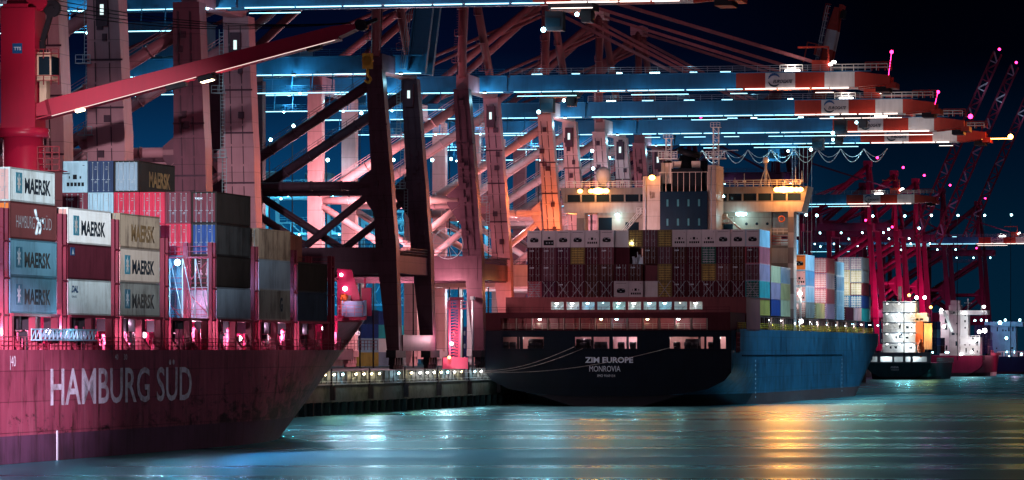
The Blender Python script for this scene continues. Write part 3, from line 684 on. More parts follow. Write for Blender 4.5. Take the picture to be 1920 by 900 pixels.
# put the blue doors on the charcoal stack: doors have their own paint
for c in [o for o in COL.objects if o.get('label') == 'sooty streaked charcoal container with blue doors, third tier of the tall dark stack']:
    for d in c.children:
        if d.name.startswith('door'): setmat(d, cBLU, STEEL)
for c in [o for o in COL.objects if o.get('label') == 'dark container on top of the tall stack, its doors marked tex']:
    for d in c.children:
        if d.name.startswith('door'): setmat(d, cMAR, STEEL)
hc(S6, 0, 0, cGRE, 'blue stained grey container with one dark letter, lowest beside the bow stack', side=gside)
hc(S6, 0, 1, cGRB, 'pale blue grey weathered container, middle of the stack left of the bow stack')
hc(S6, 0, 2, cTAN, 'tan rust stained container, top of the stack left of the bow stack')
hc(S7, 0, 0, cNBK, 'blue black container at the bottom of the stack nearest the bow')
hc(S7, 0, 1, cDRK, 'dark brown container on top of the stack nearest the bow')
hc(S7+2.5, 1.3, 2, cBRN, 'rust brown container set back above the bow stack')
def gyside(c, L, H): side_text('GY', 9.2, .9, 2.4, 1.2, LETD, c, y=0, bold=.02, italic=.2)
hc(S7+10.5, 3.0, 2, cSKY, 'pale blue container with dark letters peeking out behind the rust brown one', side=gyside)
hc(S2, 1, 0, cBLU, 'blue container end low in the gap between the first two bays'); hc(S2, 1, 1, cPINKR, 'pinkish container end in the gap between the first two bays'); hc(S2, 1, 2, cPIN, 'pale pink container end beside the clean white one')
hc(S3, 1, 2, cWHI, 'white container end beside the washed out tan lettering')
# added floodlight mast, out of view, to light the side of the red ship
fl = thing('added_flood_mast', (-20, 60, 0), 'added tall floodlight mast, unseen, on the near bank', 'mast', rz=0)
m = MB(); m.tube((0, 0, -2), (0, 0, 24), .5, 8, 0, .25); m.box(-2, 2, -.4, .4, 24, 25.5); m.build('pole', STEEL, fl)
spot(fl, (1, .8, 25), (20-44, 345-60, 7), 2.2e7, (1, .62, .84), 4.4, .8, 1.0)
spot(fl, (-1, .8, 25), (20-36.5, 388-60, 25), 7.5e6, (.86, .93, 1), 5.4, .8, 1.0)

# ================================================================== quay cranes
def flanges(m, p, q, r, step=5.5):
    p = Vector(p); q = Vector(q); L = (q-p).length; d = (q-p)/L; k = int(L/step)
    for i in range(1, k+1): c = p+d*(i*L/(k+1)); m.tube(c-d*.12, c+d*.12, r*1.16, 10)
def crane(t0, label, boom='down', O=67.0, legm=ROSE, girm=GBLUE, tip=True, detail=2, number=None, wl=3.0, G=30.0, Z=54.6, apex=80, angle=80, lights=1.0,
          trolley=-20, festoon=False, orange=False, gm=None, Lb=None, lampc=CY, backreach=22, topmast=True, logo=True, reel=False, lwf=1.0, leg1=None, w0=0.0, legL=None):
    c = thing('quay_crane', P(O_QUAY, t0, w0, 6.5), label, 'crane', 'quay cranes')
    def z(a): return a-6.5
    hx = 12.6; ws, wt = wl, wl+(3.4 if lwf <= 1 else 1.2); wL = wl+G; zp0, zp1 = z(21.9), z(26.2); ztop = z(Z+.3)
    lw = 2.9; lx = 2.5*lwf
    def lean(zz): return ws+(wt-ws)*(zz/ztop)
    for x in (-hx, hx):
        m = MB()
        zc = [0+3, zp0, zp1, z(33), z(36.8), z(40), ztop]; wd = [2.0, 3.0, 3.4, 3.2, 3.3, 3.1, 2.7]
        for a in range(len(zc)-1):
            k = len(m.v)
            for q in (a, a+1):
                cc = lean(zc[q]); hw = wd[q]/2*lwf
                for i_, j_ in ((-1,-1),(1,-1),(1,1),(-1,1)): m.v.append(Vector((x+i_*lx/2, cc+j_*hw, zc[q])))
            for f in ((0,1,5,4),(1,2,6,5),(2,3,7,6),(3,0,4,7),(0,3,2,1),(4,5,6,7)): m.face([k+i for i in f])
        zg = z(36.2); cc = lean(zg)
        m.prism([(x-.6, cc+1, z(31)), (x-.6, cc+4.0, z(35.4)), (x-.6, cc+4.0, z(37)), (x-.6, cc+1, z(39.5))], (1.2, 0, 0))
        m.build('leg', (leg1 or legm) if x < 0 else legm, c)
        if detail > 1:
            m = MB(); xf = x-lx/2
            for zz in (zp1, z(33), z(40), z(46)):
                cc = lean(zz); m.box(xf-.08, xf, cc-1.62*lwf, cc+1.62*lwf, zz-.12, zz+.12)
            for off in (-.5, .75):
                for k in range(10):
                    za, zb2 = zp1+1+k*(ztop-zp1-2)/10, zp1+1+(k+1)*(ztop-zp1-2)/10
                    m.bar((xf-.09, lean(za)+off*lwf, za), (xf-.09, lean(zb2)+off*lwf, zb2-.3), .12, .10)
            rq = random.Random(int(t0+x))
            for k in range(7): zz = zp1+2+rq.random()*26; cc = lean(zz)+rq.uniform(-1, .6); m.box(xf-.35, xf-.02, cc, cc+.5+rq.random()*.4, zz, zz+.9)
            m.build('leg_fittings', ROSE_SHADE, c)
        m = MB(); m.box(x-1.1*min(lwf, 1), x+1.1*min(lwf, 1), wL-1.3*min(lwf, 1), wL+1.3*min(lwf, 1), 3, ztop); m.build('leg', legL or legm, c)
        m = MB(); m.box(x-1.3, x+1.3, ws+.4, wL-1.2, zp0, zp1); m.build('portal_beam', gm or legm, c)
        m = MB(); m.tube((x, lean(zg)+2, zg), (x, wL-1, zg), .72, 10); flanges(m, (x, lean(zg)+2, zg), (x, wL-1, zg), .72); m.build('horizontal_brace', legL or legm, c)
        mid = (ws+wL)/2; r = .62
        m = MB(); m.tube((x, lean(zg)+1.5, zg-.8), (x, mid, zp1+.3), r, 8); m.build('brace', legL or legm, c)
        m = MB(); m.tube((x, wL-.8, zg-.8), (x, mid, zp1+.3), r, 8); m.build('brace', legL or legm, c)
        m = MB(); m.tube((x, wt+1, z(52.5)), (x, wL-1, zg+.8), .85, 10); flanges(m, (x, wt+1, z(52.5)), (x, wL-1, zg+.8), .85)
        if detail > 1:
            m.rail((x-.7, wt+1, z(53.3)), (x-.7, wL-1, zg+1.6), .9, 3, .035, 0, 2)
        m.build('brace', legL or legm, c)
        for wv in (ws, wL):      # bogies
            m = MB(); m.box(x-3.6, x+3.6, wv-.8, wv+.8, 1.9, 3.1)
            for k in (-2.6, -.9, .9, 2.6):
                m.prism([(x+k-.75, wv-.5, .7), (x+k+.75, wv-.5, .7), (x+k+.3, wv-.5, 2.0), (x+k-.3, wv-.5, 2.0)], (0, 1.0, 0))
                m.tube((x+k-.4, wv-.35, .42), (x+k-.4, wv+.35, .42), .4, 8); m.tube((x+k+.4, wv-.35, .42), (x+k+.4, wv+.35, .42), .4, 8)
            m.build('bogie', DARK if wv == ws else legm, c)
    for wv in (ws, wL):
        m = MB(); m.box(-hx+1, hx-1, wv-.9, wv+.9, 3.0, 5.6) if wv == ws else m.box(-hx+1, hx-1, wv-.9, wv+.9, zp0-14, zp0-12); m.build('sill_beam', gm or legm, c)
        cc = wt if wv == ws else wv
        m = MB(); m.box(-hx, hx, cc-1.1, cc+1.1, ztop-.2, ztop+2.6); m.build('cross_beam', legm, c)
        m = MB(); m.box(-hx+1.2, hx-1.2, lean(zp0)-.9, lean(zp0)+.9, zp0+.2, zp1-1.2) if wv == ws else m.box(-hx+1.1, hx-1.1, wL-.9, wL+.9, zp0+.2, zp1-1.2)
        m.build('cross_beam', gm or legm, c)
    if detail > 1:
        m = MB()
        for x in (-hx-1.3, hx-1.6): m.rail((x, ws+2, zp1), (x, wL, zp1), 1.1, 3, .035, 0, 2)
        m.rail((-hx, lean(zp1)-1.2, zp1-1.2), (hx, lean(zp1)-1.2, zp1-1.2), 1.3, 1.0, .04, 0, 3)
        m.build('walkway_railing', DARK, c)
        # ladders and platforms down the waterside leg
        m = MB()
        for zz in range(int(zp1)+2, int(ztop)-2, 9):
            wv = lean(zz)+1.6; m.box(hx-2.6, hx-1.2, wv, wv+1.9, zz, zz+.12); m.rail((hx-2.6, wv, zz), (hx-2.6, wv+1.9, zz), 1.1, 1, .04, 0, 2)
            for k in range(18): m.box(hx-1.75, hx-1.7, wv+.4+k*.0, wv+1.0, zz+k*.5, zz+k*.5+.06)
            for a in (.4, 1.0): m.box(hx-1.78, hx-1.7, wv+a-.03, wv+a+.03, zz, zz+9)
        m.build('ladder', STEEL, c)
        m = MB(); wv = lean(z(52)); m.box(hx-2.4, hx-1.3, wv-.75, wv+.75, z(50.2), z(54), 0); m.box(hx-2.45, hx-2.4, wv-.26, wv+.2, z(51.6), z(52.9), 1); m.build('lift_cabin', [ROSE_SHADE, L_PANEL], c)
    # girder over the quay
    m = MB()
    for x in (-3.2, 2.0): m.box(x, x+1.2, .3, wL+backreach, z(Z+.4), z(Z+3.2))
    for k in range(8): m.box(-3, 3, 3+k*7, 3.8+k*7, z(Z+2.4), z(Z+3.0))
    m.box(-4.6, -3.3, .5, wL+backreach, z(Z+3.1), z(Z+3.22)); m.rail((-4.5, .5, z(Z+3.2)), (-4.5, wL+backreach, z(Z+3.2)), 1.1, 2.6, .035, 0, 3)
    m.rail((-4.5, wt+2, z(Z-2.7)), (-4.5, wL+backreach, z(Z-2.7)), 1.1, 2.0, .035, 0, 3); m.box(-4.6, -3.3, wt+2, wL+backreach, z(Z-2.82), z(Z-2.7))
    for k in range(14): m.bar((-4.4, wt+2.5+k*3.4, z(Z-2.7)), (-3.6, wt+2.5+k*3.4, z(Z+.5)), .14, .14)
    m.build('girder', girm, c)
    m = MB(); m.box(-4.8, 4.8, wL+5, wL+backreach-3, z(Z+3.6), z(Z+9)); m.box(-5.0, 5.0, wL+4.8, wL+backreach-2.8, z(Z+9), z(Z+9.25)); m.build('machinery_house', girm, c)
    tb = L_STRIP
    m = MB(); m.box(-3.32, -3.2, 1, wL+backreach-1, z(Z+.2), z(Z+.32)); m.box(-4.66, -4.6, wt+4, wL+backreach-6, z(Z-2.86), z(Z-2.74)); m.build('glow_strip', tb, c) if detail else None  # glowing strips in place of lit girder and walkway lines
    if detail > 1:
        for wv in (wL-12, wL-3, wL+8, wL+16):
            m = MB(); m.ball((-4.7, wv, z(Z-2.9)), .2, 0, 6); m.build('walkway_lamp', L_CYAN, c); plight(c, (-5.2, wv, z(Z-1.2)), 260*lights, CY, .2)
    for wv in ((4, 22, 40) if lights else ()):
        m = MB(); m.box(-.45, .45, -.25, .25, 0, .3, 0); m.box(-.4, .4, -.22, .22, -.06, 0, 1); o = m.build('floodlight', [DARK, L_CYAN], c, (-4.9, wv, z(Z+.1)))
        plight(o, (-.5, 0, -1.2), 1100*lights, lampc, .4)
    # boom
    if boom != 'none':
        br = bpy.data.objects.new('boom', None)
        Lb = Lb or O; segs = []
        if tip: segs = [(0, Lb-26, 0), (Lb-26, Lb-20.8, 1), (Lb-20.8, Lb-15.5, 2), (Lb-15.5, Lb-10.3, 1), (Lb-10.3, Lb-5, 2), (Lb-5, Lb, 1)]
        else: segs = [(0, Lb, 0)]
        ang = 0 if boom == 'down' else math.radians(angle)
        m = MB()
        for x in (-3.2, 2.0):
            for a, b_, mi in segs:
                if b_ == Lb and tip:
                    k = len(m.v)
                    for yy, h0, h1 in ((-a, .4, 3.2), (-b_-1.2, 1.0, 2.4)):
                        for xx, hh in ((x, h0), (x+1.2, h0), (x+1.2, h1), (x, h1)): m.v.append(Vector((xx, yy, hh)))
                    for f in ((0,1,2,3),(7,6,5,4),(0,4,5,1),(1,5,6,2),(2,6,7,3),(3,7,4,0)): m.face([k+i for i in f], mi)
                else: m.box(x, x+1.2, -b_, -a-.2 if a == 0 else -a, .4, 3.2, mi)
        for k in range(int(Lb//6)): m.box(-2, 2, -5-k*6, -4.4-k*6, 2.2, 2.9, 0)
        m.box(-4.6, -3.25, -Lb+2, -.3, 3.1, 3.22, 0)
        m.box(-3.0, 3.0, -Lb-2.2, -Lb-.5, .2, 1.2, 1); m.box(-2.6, 2.6, -Lb-1.0, -Lb+1.4, -.4, .5, 3)
        bo = m.build('boom', [girm, GRED if tip else girm, GWHITE, DARK], c, (0, 0, z(Z))); bo.rotation_euler = (-ang, 0, 0)
        m = MB()
        m.rail((-4.5, -Lb+2, 3.2), (-4.5, -.5, 3.2), 1.1, 2.2, .035, 0, 3)
        if tip:
            m2 = MB(); m2.rail((-4.6, -Lb+18, 3.2), (-4.6, -Lb+14, 3.2), 1.15, 1.2, .06, 0, 2); m2.rail((-4.6, -Lb+9, 3.2), (-4.6, -Lb-1, 3.2), 1.15, 2, .06, 0, 2)
            m2.build('tip_railing', WHITE, bo)
            m3 = MB(); m3.box(-3.6, 3.0, -Lb+9.5, -Lb+12.5, 3.2, 5.2); m3.bar((-3.4, -Lb+9.6, 5.2), (-3.4, -Lb+9.6, 7.6), .3, .3); m3.bar((-3.4, -Lb+9.6, 7.5), (-3.4, -Lb+15, 7.5), .3, .3)
            m3.build('stay_anchor', GRED, bo)
            m3 = MB(); m3.rail((-4, -Lb+3, 3.2), (-4, -Lb+-1.6, 3.2), 1.5, 1.2, .08, 0, 3); m3.build('end_railing', GRED, bo)
        m.build('railing', girm if not tip else STEEL, bo)
        if boom == 'down' and detail > 0:
            m = MB()
            x = -3.42; y = -1.0
            split = -Lb+27
            rq = random.Random(int(t0)); yy = -1.0
            while yy > -Lb+7:
                ln = rq.uniform(2.5, 7); e_ = max(yy-ln, -Lb+6); mi = 1 if yy < split else 0
                m.box(x, x+.14, e_, yy, .20, .34 if mi == 0 else .38, mi)
                if rq.random() < .6: m.box(x+.15, x+.3, e_-.8, yy-.6, -.52, -.42, mi)
                yy = e_-rq.uniform(.15, .5)
            m.build('glow_strip', [L_STRIP, L_STRIPW], bo)  # glow drawn in place of trails along the boom
            ys = [-6, -13, -19, -26, -33, -40] if detail > 1 else [-10, -30]
            m = MB()
            for yy in ys:
                if random.random() < .15: continue
                yy += random.uniform(-1.5, 1.5); m.box(-3.9, -3.5, yy-.2-random.random()*1.6, yy+.5, 3.25, 3.42, 0 if random.random() < .5 else 1)
            m.build('walkway_lamps', [L_CYAN, glow('dim_cyan_lamp', (.35, .8, 1), 3)], bo)
            if lights:
                for yy in ys[::2]: plight(bo, (-4.6, yy, 4.6), 150*lights, lampc, .3)
                for yy in (-8, -24, -40): plight(bo, (-4.6, yy, -1.6), 350*lights, lampc, .3)
                if tip:
                    plight(bo, (-5.5, -Lb+15.8, 4.6), 300*lights, (1, .9, .85), .3); plight(bo, (-5.0, -Lb+11, -1.4), 260*lights, (1, .8, .75), .3); plight(bo, (-7.5, -Lb+6.5, 2.2), 180*lights, (1, .85, .8), .3)
            if tip:
                m = MB(); m.box(-4.1, -3.6, -Lb+14.6, -Lb+17.2, 3.25, 3.5); m.ball((-3.8, -Lb+8.6, 4.8), .45, 0, 8, .6); m.ball((-3.8, -Lb+9.2, 4.4), .4, 0, 8, .6); m.build('floodlight', L_WHITE, bo)
        if tip and logo:
            yy = -Lb+20.4
            end_text('EUROGATE', yy-.95, 1.25, 3.5, .62, LETD, bo, x=-3.24, bold=.03, italic=.35)
            m = MB(); cx, cz = yy-1.2, 1.8
            for a0, a1, mi in ((.5, 2.9, 0), (3.4, 5.6, 1)):
                pts = [(-3.26, cx-math.cos(a0+(a1-a0)*k/8)*1.05, cz+math.sin(a0+(a1-a0)*k/8)*1.05) for k in range(9)]
                for k, (p_, q_) in enumerate(zip(pts, pts[1:])): m.bar(p_, q_, .03, .12+.3*math.sin(math.pi*(k+.5)/8)*(1 if mi == 0 else .7), mi, up=(0, -(cx-(p_[1]+q_[1])/2)*0+.001+(cz-(p_[2]+q_[2])/2)*0, 1))
            m.build('logo', [LETB, LETD], bo)
        if boom == 'down' and trolley is not None:
            m = MB(); m.box(-2.6, 2.6, trolley-3, trolley+3, -.6, .3); m.box(-2.8, -.6, trolley+1, trolley+3.4, -3.4, -.8, 0); m.box(-2.86, -2.8, trolley+1.3, trolley+3.2, -2.9, -1.7, 1)
            m.box(-1.2, 1.2, trolley-2.6, trolley-1.2, -2.2, -.6); m.tube((-1, trolley-1.9, -1.2), (1, trolley-1.9, -1.2), .9, 12)
            m.ball((-2.9, trolley+3.6, -3.3), .35, 2, 8); m.ball((-2.9, trolley-1, -1.3), .3, 2, 8)
            m.build('trolley', [DARK if not festoon else GBLUE, GLASS, L_CYAN], bo)
            if lights: plight(bo, (-3.6, trolley+3, -4.5), 500*lights, lampc, .3)
            if festoon is not False and festoon:
                m = MB()
                for a in (-1.6, -.9, -.2, .5, 1.2, 1.7): m.bar((-2, trolley+a*1.3-4, -.6), (-2, trolley+a*1.3-4, -26), .07, .07)
                m.build('hoist_ropes', paint('lit_rope', (.6, .7, .75), .4, .2), bo)
                m = MB()
                for k in range(9):
                    y0 = -1-k*5.1; pts = []
                    for i in range(11): s_ = i/10; pts.append((-4.2, y0-5.1*s_, -1.0-2.9*math.sin(math.pi*s_)))
                    m.path(pts, .085, 5)
                    pts = [(p_[0]+.8, p_[1], -1.0-(p_[2]+1.0)*-.6) for p_ in pts]; m.path(pts, .05, 4)
                m.build('festoon_cable', paint('festoon_white', (.75, .8, .8), .4, .2), bo)
    # mast and stays
    if topmast:
        ax = 2.6; ay = wt+2; az = z(apex)
        for x in (-hx, hx):
            s_ = ax if x > 0 else -ax
            m = MB(); m.tube((x, wt, ztop+2), (s_, ay, az), .75, 10)
            if detail > 1:
                for k in range(4):
                    f = .12+.22*k; px_, pz_ = x+(s_-x)*f, ztop+2+(az-ztop-2)*f
                    m.box(px_-1.6, px_-.6, wt+.4, wt+1.8, pz_, pz_+.1); m.rail((px_-1.6, wt+.4, pz_), (px_-1.6, wt+1.8, pz_), 1.1, .7, .04, 0, 2)
                    for kk in range(12): m.box(px_-1.2, px_-1.1, wt+.9, wt+1.5, pz_+kk*.42, pz_+kk*.42+.06)
            m.build('mast_leg', MASTM if detail > 1 else legm, c)
            m = MB(); m.tube((s_, ay+.5, az-1), (x*.55, wL+1, z(Z+3.3)), .7, 10); m.build('backstay', MASTM if detail > 1 else legm, c)
            m = MB(); m.tube((s_, ay+1, az-4), (x*.55, wL+backreach-2, z(Z+3.3)), .32, 8); m.build('backstay', MASTM if detail > 1 else legm, c)
            m = MB(); m.tube((s_*.9, ay+1, z(Z+3)), (s_, ay, az), .3, 6); m.build('mast_tie', legm, c)
        if boom == 'down':
            for x in (-ax, ax):
                m = MB(); m.bar((x, ay, az), (x, -Lb+11, z(Z+4.6)), .28, .5); m.bar((x, ay, az-1.5), (x, -Lb*.45, z(Z+3.2)), .3, .5); m.build('forestay', MASTM if detail > 1 else legm, c)
        m = MB(); m.box(-3.4, 3.4, ay-1.2, ay+1.6, az-.8, az+1.2); m.build('apex_platform', legm, c)
    if reel:
        m = MB(); cy, cz, xx = ws+5.5, z(24.0)+4.4, -hx-2.2
        for k in range(28):
            a = 2*math.pi*k/28; b_ = 2*math.pi*(k+1)/28
            m.bar((xx, cy+2.7*math.cos(a), cz+2.7*math.sin(a)), (xx, cy+2.7*math.cos(b_), cz+2.7*math.sin(b_)), .1, .1)
            if k % 2 == 0: m.bar((xx, cy, cz), (xx, cy+2.7*math.cos(a), cz+2.7*math.sin(a)), .05, .05)
        m.build('cable_reel', STEEL, c)
    if number: end_text(number, ws+G-6, z(12.2), 2.4, .9, LETW, c, x=-hx-1.32, bold=.03)
    return c

cA = crane(-216, 'nearest quay crane, its broad pale legs right behind the red deck crane', tip=False, boom='none', legm=ROSE, trolley=None, lights=.8, lwf=1.5, leg1=ROSE_LIT)
cC = crane(-153, 'quay crane whose blue boom crosses the top of the picture, legs dusty rose', legm=ROSE, Z=56.0, trolley=-46, number='220', lwf=1.35, leg1=LEG_SHADE)
cF = crane(-36, 'dark shaded quay crane with raised boom standing on the quay between both ships', boom='up', angle=83, legm=ROSE_SHADE, trolley=None, lights=.9)
cH = crane(30, 'quay crane with the highest long red and white boom tip, legs beside the dark stern', legm=ROSE, leg1=ROSE_SHADE, legL=ROSE_LIT, gm=ROSE_SHADE, Z=55.4, trolley=-9, number='310', reel=True)
cJ = crane(106, 'quay crane with one orange lit leg left of the white bridge', legm=ROSE_LIT, orange=True, Z=55.0, trolley=-52)
cK = crane(164, 'quay crane with rose legs directly right of the orange leg, second lowest near boom', legm=ROSE_LIT, Z=54.6, trolley=-40)
cL = crane(212, 'quay crane with looping cables under its boom, behind the funnel', legm=ROSE, Z=54.6, trolley=-24, festoon=True)
for tt, wv, zz, pw in ((-268, 8, 30, 8000), (-182, -20, 40, 8000), (-128, -18, 36, 8000), (-8, -14, 26, 7000), (58, -14, 26, 9000)):
    plight(cA if tt < -150 else cC, (tt-(-216 if tt < -150 else -153), wv, zz), pw, (1, .60, .68), .6, 'added_crane_fill')  # fill lights added without fixtures to brighten the crane legs
# floodlight posts added to brighten the pale legs of the rear cranes
for tt, pw, cl in ((15, 9000, (1, .62, .60)), (99, 22000, (1, .52, .56)), (140, 16000, (1, .50, .56)), (190, 12000, (1, .5, .55))):
    fm = thing('added_flood_mast', P(O_QUAY, tt, 4, 6.5), 'added floodlight post on the quay %s' % {15: 'beside the dark legged crane, hidden by the stern', 99: 'behind the left end of the white bridge', 140: 'beyond the orange crane leg', 190: 'beside the crane with looping cables'}[tt], 'light post')
    m = MB(); m.tube((0, 0, 0), (0, 0, 12), .2, 8); m.box(-.8, .8, -.3, .3, 12, 12.6); m.build('pole', STEEL, fm)
    if tt == 15:
        for a_ in ((-8, 16, 16), (-6, 22, 30), (22, 20, 18)): plight(fm, a_, 13000, (1, .52, .60), .6)
    plight(fm, (-2, 4, 14), pw*.6, cl, .5); plight(fm, (-2, 9, 28), pw*.3, cl, .5)
plight(cJ, (-21, 1.5, 27), 7000, (1, .30, .08), .4, 'sodium_flood')
# far magenta cranes
cX = crane(428, 'far magenta crane with raised red and white boom above the nearer boom tips', boom='up', angle=78, Lb=47, legm=MAG2, girm=MAG2, detail=0, lights=.35, logo=False)
def fpx(a, wv): return t_for_px(O_QUAY, wv, a)
def t_for_px(o, wv, pxx, tt=0):
    p = (pxx-960)/8000; x0 = o.x-.9796*wv; y0 = o.y+.2009*wv; return (p*y0-x0)/(.2009-.9796*p)
far = [(fpx(1655, 33), 30, 'far bright magenta crane just right of the blue bow', 'none', MAG, 80), (fpx(1703, 33), 30, 'far magenta crane with raised lattice boom, leftmost of the three raised at right', 'up', MAG, 66),
       (fpx(1742, 33), 30, 'far magenta crane with raised lattice boom, middle of the three raised at right', 'up', MAG, 66), (fpx(1790, 33), 30, 'far dim crane with raised lattice boom cut by the right edge', 'up', MAG2, 66),
       (1095, 57, 'farthest crane with low blue boom reaching past the right edge', 'down', MAG2, 0), (596, 51, 'far crane whose red and white boom tip shows right of the bridge wing', 'down', MAG2, 0), (fpx(1855, 33), 30, 'farthest dim magenta crane near the right edge', 'none', MAG2, 0)]
def lattice_boom(c, ang, Lb, z0):
    m = MB(); r = math.radians(ang); d = Vector((0, -math.cos(r), math.sin(r))); n_ = Vector((0, math.sin(r), math.cos(r)))
    def q(s, a, x): return Vector((x, 0, z0))+d*s+n_*a
    k = int(Lb/4)
    for x in (-1.5, 1.5):
        for a in (-1.6, 1.6): m.bar(q(0, a, x), q(Lb, a, x), .45, .45, 0)
        for i in range(k):
            mi = 1 if i % 3 == 1 else 0
            m.bar(q(i*Lb/k, -1.6 if i % 2 else 1.6, x), q((i+1)*Lb/k, 1.6 if i % 2 else -1.6, x), .4, .4, mi); m.bar(q(i*Lb/k, -1.6, x), q(i*Lb/k, 1.6, x), .4, .4, mi)
    o = m.build('raised_boom', [paint('lattice_red', (.16, .015, .05)), paint('lattice_white', (.36, .40, .48))], c)
    b = MB(); b.ball(q(Lb+1.5, 0, 0), .55, 0, 8); b.build('aviation_lamp', L_RED, o)
    plight(o, q(Lb*.8, -4, -5), 600, (.7, .8, 1), .4)
for t0, w0_, lb, bmode, mt, an in far:
    c = crane(t0, lb, boom='down' if bmode == 'down' else 'none', legm=mt, girm=MAG2 if bmode != 'down' else GBLUE, detail=1 if bmode == 'down' else 0, lights=.0 if bmode != 'down' else .5, trolley=None, logo=bmode == 'down', w0=w0_, lwf=.66)
    if bmode == 'up': lattice_boom(c, an, 80, 48)
    if bmode != 'down': plight(c, (-22, -6, 22), 15000 if mt is MAG else 4000, (1, .12, .42), .8); plight(c, (-20, 10, 60), 900, (1, .2, .45), .8)
    m = MB(); m.ball((0, 5, 76), .5, 0, 8); m.ball((-12, 8, 52), .45, 0, 8); m.build('aviation_lamp', L_RED, c)
    m = MB()
    for k in range(7): m.ball((-6, 2+k*8, 47.5), .38, 0, 6)
    m.build('girder_lamps', L_CYAN, c)
m = MB(); m.ball((-3, -69.5, 3.2), .5, 0, 8); m.build('aviation_lamp', L_RED, [o for o in cK.children if o.name.startswith('boom')][0])
bl = [o for o in cL.children if o.name.startswith('boom')][0]
m = MB(); m.ball((-2, -73.5, 1.4), .6, 0, 8); m.bar((-2, -67, 1.0), (-2, -73.3, 1.0), .2, .2); m.build('sodium_lamp', L_ORNG, bl); plight(bl, (-4, -75.5, 1.0), 7000, (1, .25, .04), .4)
bx_ = [o for o in cX.children if o.name.startswith('boom')][0]
m = MB(); m.ball((0, -56.5, 1.8), .6, 0, 8); m.build('aviation_lamp', L_RED, bx_)
for cc_, pos in ((cH, (-3, -68.5, 6.5)), (cJ, (-3, -68.8, 4.4))):
    bb = [o for o in cc_.children if o.name.startswith('boom')][0]; m = MB(); m.ball(pos, .32, 0, 8); m.bar((pos[0], pos[1]+.6, 2), (pos[0], pos[1], pos[2]), .08, .08); m.build('aviation_lamp', L_RED, bb)
# free standing lamps seen between the legs
lamp_px = [(843, 298, 860), (868, 285, 860), (1010, 283, 900), (1027, 297, 900), (916, 285, 850), (1080, 307, 900), (1108, 283, 860), (1140, 296, 900), (1110, 316, 880), (700, 298, 800), (808, 300, 830), (843, 213, 850), (1510, 403, 1250), (1530, 404, 1250), (1635, 405, 1400), (1695, 405, 1400), (1745, 404, 1450), (1795, 404, 1480), (1845, 404, 1500), (1895, 403, 1500), (1590, 497, 1150), (1562, 497, 1150), (505, 262, 760), (548, 236, 770), (612, 300, 780), (675, 212, 800), (735, 300, 800), (775, 262, 820), (860, 330, 850), (1665, 430, 1500), (1722, 428, 1500)]
poleN = ['lamp low between the orange leg and its neighbour', 'lamp high']
ORD = ['first', 'second', 'third', 'fourth', 'fifth', 'sixth', 'seventh', 'eighth', 'ninth', 'tenth', 'eleventh', 'twelfth', 'thirteenth', 'fourteenth', 'fifteenth', 'sixteenth', 'seventeenth', 'eighteenth', 'nineteenth', 'twentieth']
lamp_px.sort()
nn_ = sum(1 for q_ in lamp_px if q_[0] < 1200)
for i, (a, b_, Y) in enumerate(lamp_px):
    X = (a-960)/8000*Y; Zz = 9.5-(b_-658)/8000*Y
    tt = thing('light_pole', (X, Y, 6.3), 'thin pole with one cold white lamp, %s from the left %s' % ((ORD[i], 'among the crane legs') if a < 1200 else (ORD[i-nn_], 'in the far yard')), 'light pole', 'lamps on thin poles in the yard')
    m = MB(); m.tube((0, 0, 0), (0, 0, Zz-6.3), .16, 6, 0, .08); m.build('pole', DARK, tt)
    m = MB(); m.ball((0, -.25, Zz-6.3), .34 if a < 1200 else .42, 0, 8); m.build('lamp', L_CYAN, tt); plight(tt, (0, -2.5, Zz-7.2), 350, CY, .3)

# stacking gantries of the yard, seen between the legs of the quay cranes
YB = paint('gantry_blue', (.08, .30, .42), .5, .4)
for a, wv, zt_, lab in ((500, 95, 44, 'blue lit yard gantry seen left of the dark crane, behind its braces'), (600, 120, 50, 'tall blue yard gantry directly behind the pale landside leg'), (700, 88, 38, 'low blue yard gantry close to the dark crane leg'), (835, 105, 46, 'blue yard gantry seen between the two dark cranes')):
    g = thing('yard_gantry', P(O_QUAY, fpx(a, wv), wv, 6.5), lab, 'gantry', 'yard gantries behind the quay cranes')
    h = zt_-6.5
    for x in (-7, 7):
        for y in (-13, 13): m = MB(); m.bar((x, y, 0), (x*.8, y, h), .9, .9); m.build('leg', YB, g)
        m = MB()
        for zz in (h*.45, h*.75): m.bar((x*.9, -13, zz), (x*.9, 13, zz), .35, .35)
        for k in range(4): m.bar((x*.9, -13+k*6.5, h*.45), (x*.88, -6.5+k*6.5, h*.75), .22, .22); m.bar((x*.9, -6.5+k*6.5, h*.45), (x*.88, -13+k*6.5, h*.75), .22, .22)
        m.build('side_truss', YB, g)
    m = MB()
    for x in (-5.6, 5.6):
        for zz in (h, h+2.6): m.bar((x, -22, zz), (x, 22, zz), .4, .4)
        for k in range(16): m.bar((x, -22+k*2.75, h), (x, -19.25+k*2.75, h+2.6), .18, .18); m.bar((x, -22+k*2.75, h), (x, -22+k*2.75, h+2.6), .16, .16)
    m.rail((-6.4, -22, h+2.8), (-6.4, 22, h+2.8), 1.1, 2, .05, 0, 2); m.build('girder', YB, g)
    m = MB(); m.box(-4, 4, -3, 3, h+2.8, h+6); m.build('trolley_house', YB, g)
    for y in (-16, -5, 7, 17):
        m = MB(); m.ball((-6.3, y, h-.3), .26, 0, 6); m.build('lamp', L_CYAN, g); plight(g, (-9, y, h-2.5), 3500, CY, .3); plight(g, (-12, y, h*.5), 1200, CYB, .3)
